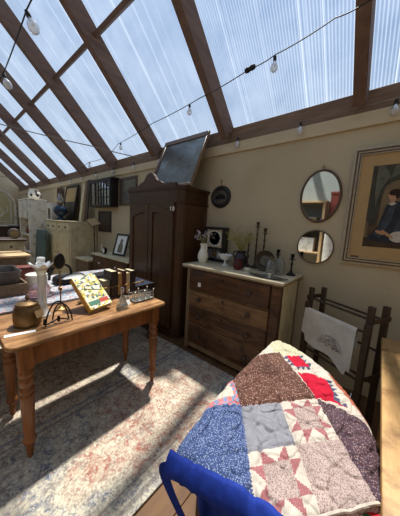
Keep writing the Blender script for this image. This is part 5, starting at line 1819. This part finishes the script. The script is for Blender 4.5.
t = thing('white_cupboard', 'tall white panelled cupboard against the opposite wall, seen in the small mirror', 'cupboard', (-.50, FY + .29, 0))
MB().box(-.5, .5, -.27, .27, 0, 1.55, .005).build('body', M['white'], t)
for s in (-1, 1):
    d = MB().box(min(s * .015, s * .48), max(s * .015, s * .48), .2705, .29, .08, 1.5, .004).build('door', M['white'], t)
    MB().ball((s * .06, .306, .95), .014, 10).build('knob', M['iron'], d)
MB().box(-.53, .53, -.28, .31, 1.5505, 1.6, .006).build('cornice', M['white'], t)
t = thing('red_chest', 'tall rust-red chest on top of the white cupboard seen in the mirrors', 'chest', (-.72, FY + .27, 1.601))
MB().box(-.26, .26, -.2, .2, 0, .60, .006).build('body', M['redtin'], t)
MB().box(-.27, .27, -.21, .21, .6005, .66, .006).build('lid', M['redtin'], t)

# ------------------------------------------------------------------ camera, sun and sky
R_ = ((.7699626, .63565304, .05570291), (.13021034, -.07106149, -.98893657), (-.6246622, .76869726, -.13748329))
cam = bpy.data.cameras.new('camera')
cam.sensor_fit = 'AUTO'
cam.sensor_width = 36.0
cam.lens = 219.7388 / 516 * 36.0
cam.clip_start = .02
co = bpy.data.objects.new('camera', cam)
COL.objects.link(co)
co.matrix_world = lookM((0, 0, 1.45), R_[0], [-c for c in R_[1]], [-c for c in R_[2]])
sc.camera = co

sun = bpy.data.lights.new('sun', 'SUN')
sun.energy = 8.2
sun.angle = math.radians(2.6)
sun.color = (1.0, .95, .87)
so = bpy.data.objects.new('sun', sun)
COL.objects.link(so)
sd = V((.22, -.35, -1)).normalized()
so.rotation_euler = (-sd).to_track_quat('Z', 'Y').to_euler()
so.location = (-1, 3, 8)

w = bpy.data.worlds.new('sky')
sc.world = w
w.use_nodes = True
nt = w.node_tree
bg = nt.nodes['Background']
tc = nt.nodes.new('ShaderNodeTexCoord')
sx = nt.nodes.new('ShaderNodeSeparateXYZ')
rp = nt.nodes.new('ShaderNodeValToRGB')
nt.links.new(tc.outputs['Generated'], sx.inputs[0])
nt.links.new(sx.outputs['Z'], rp.inputs['Fac'])
rp.color_ramp.elements[0].position = 0.0
rp.color_ramp.elements[0].color = (.34, .42, .52, 1)
rp.color_ramp.elements[1].position = .75
rp.color_ramp.elements[1].color = (.20, .32, .54, 1)
nt.links.new(rp.outputs['Color'], bg.inputs['Color'])
bg.inputs['Strength'].default_value = 1.18

vs_ = sc.view_settings
vs_.view_transform = 'Standard'
vs_.look = 'None'
vs_.gamma = 1.0
vs_.use_curve_mapping = False
vs_.exposure = 0.0
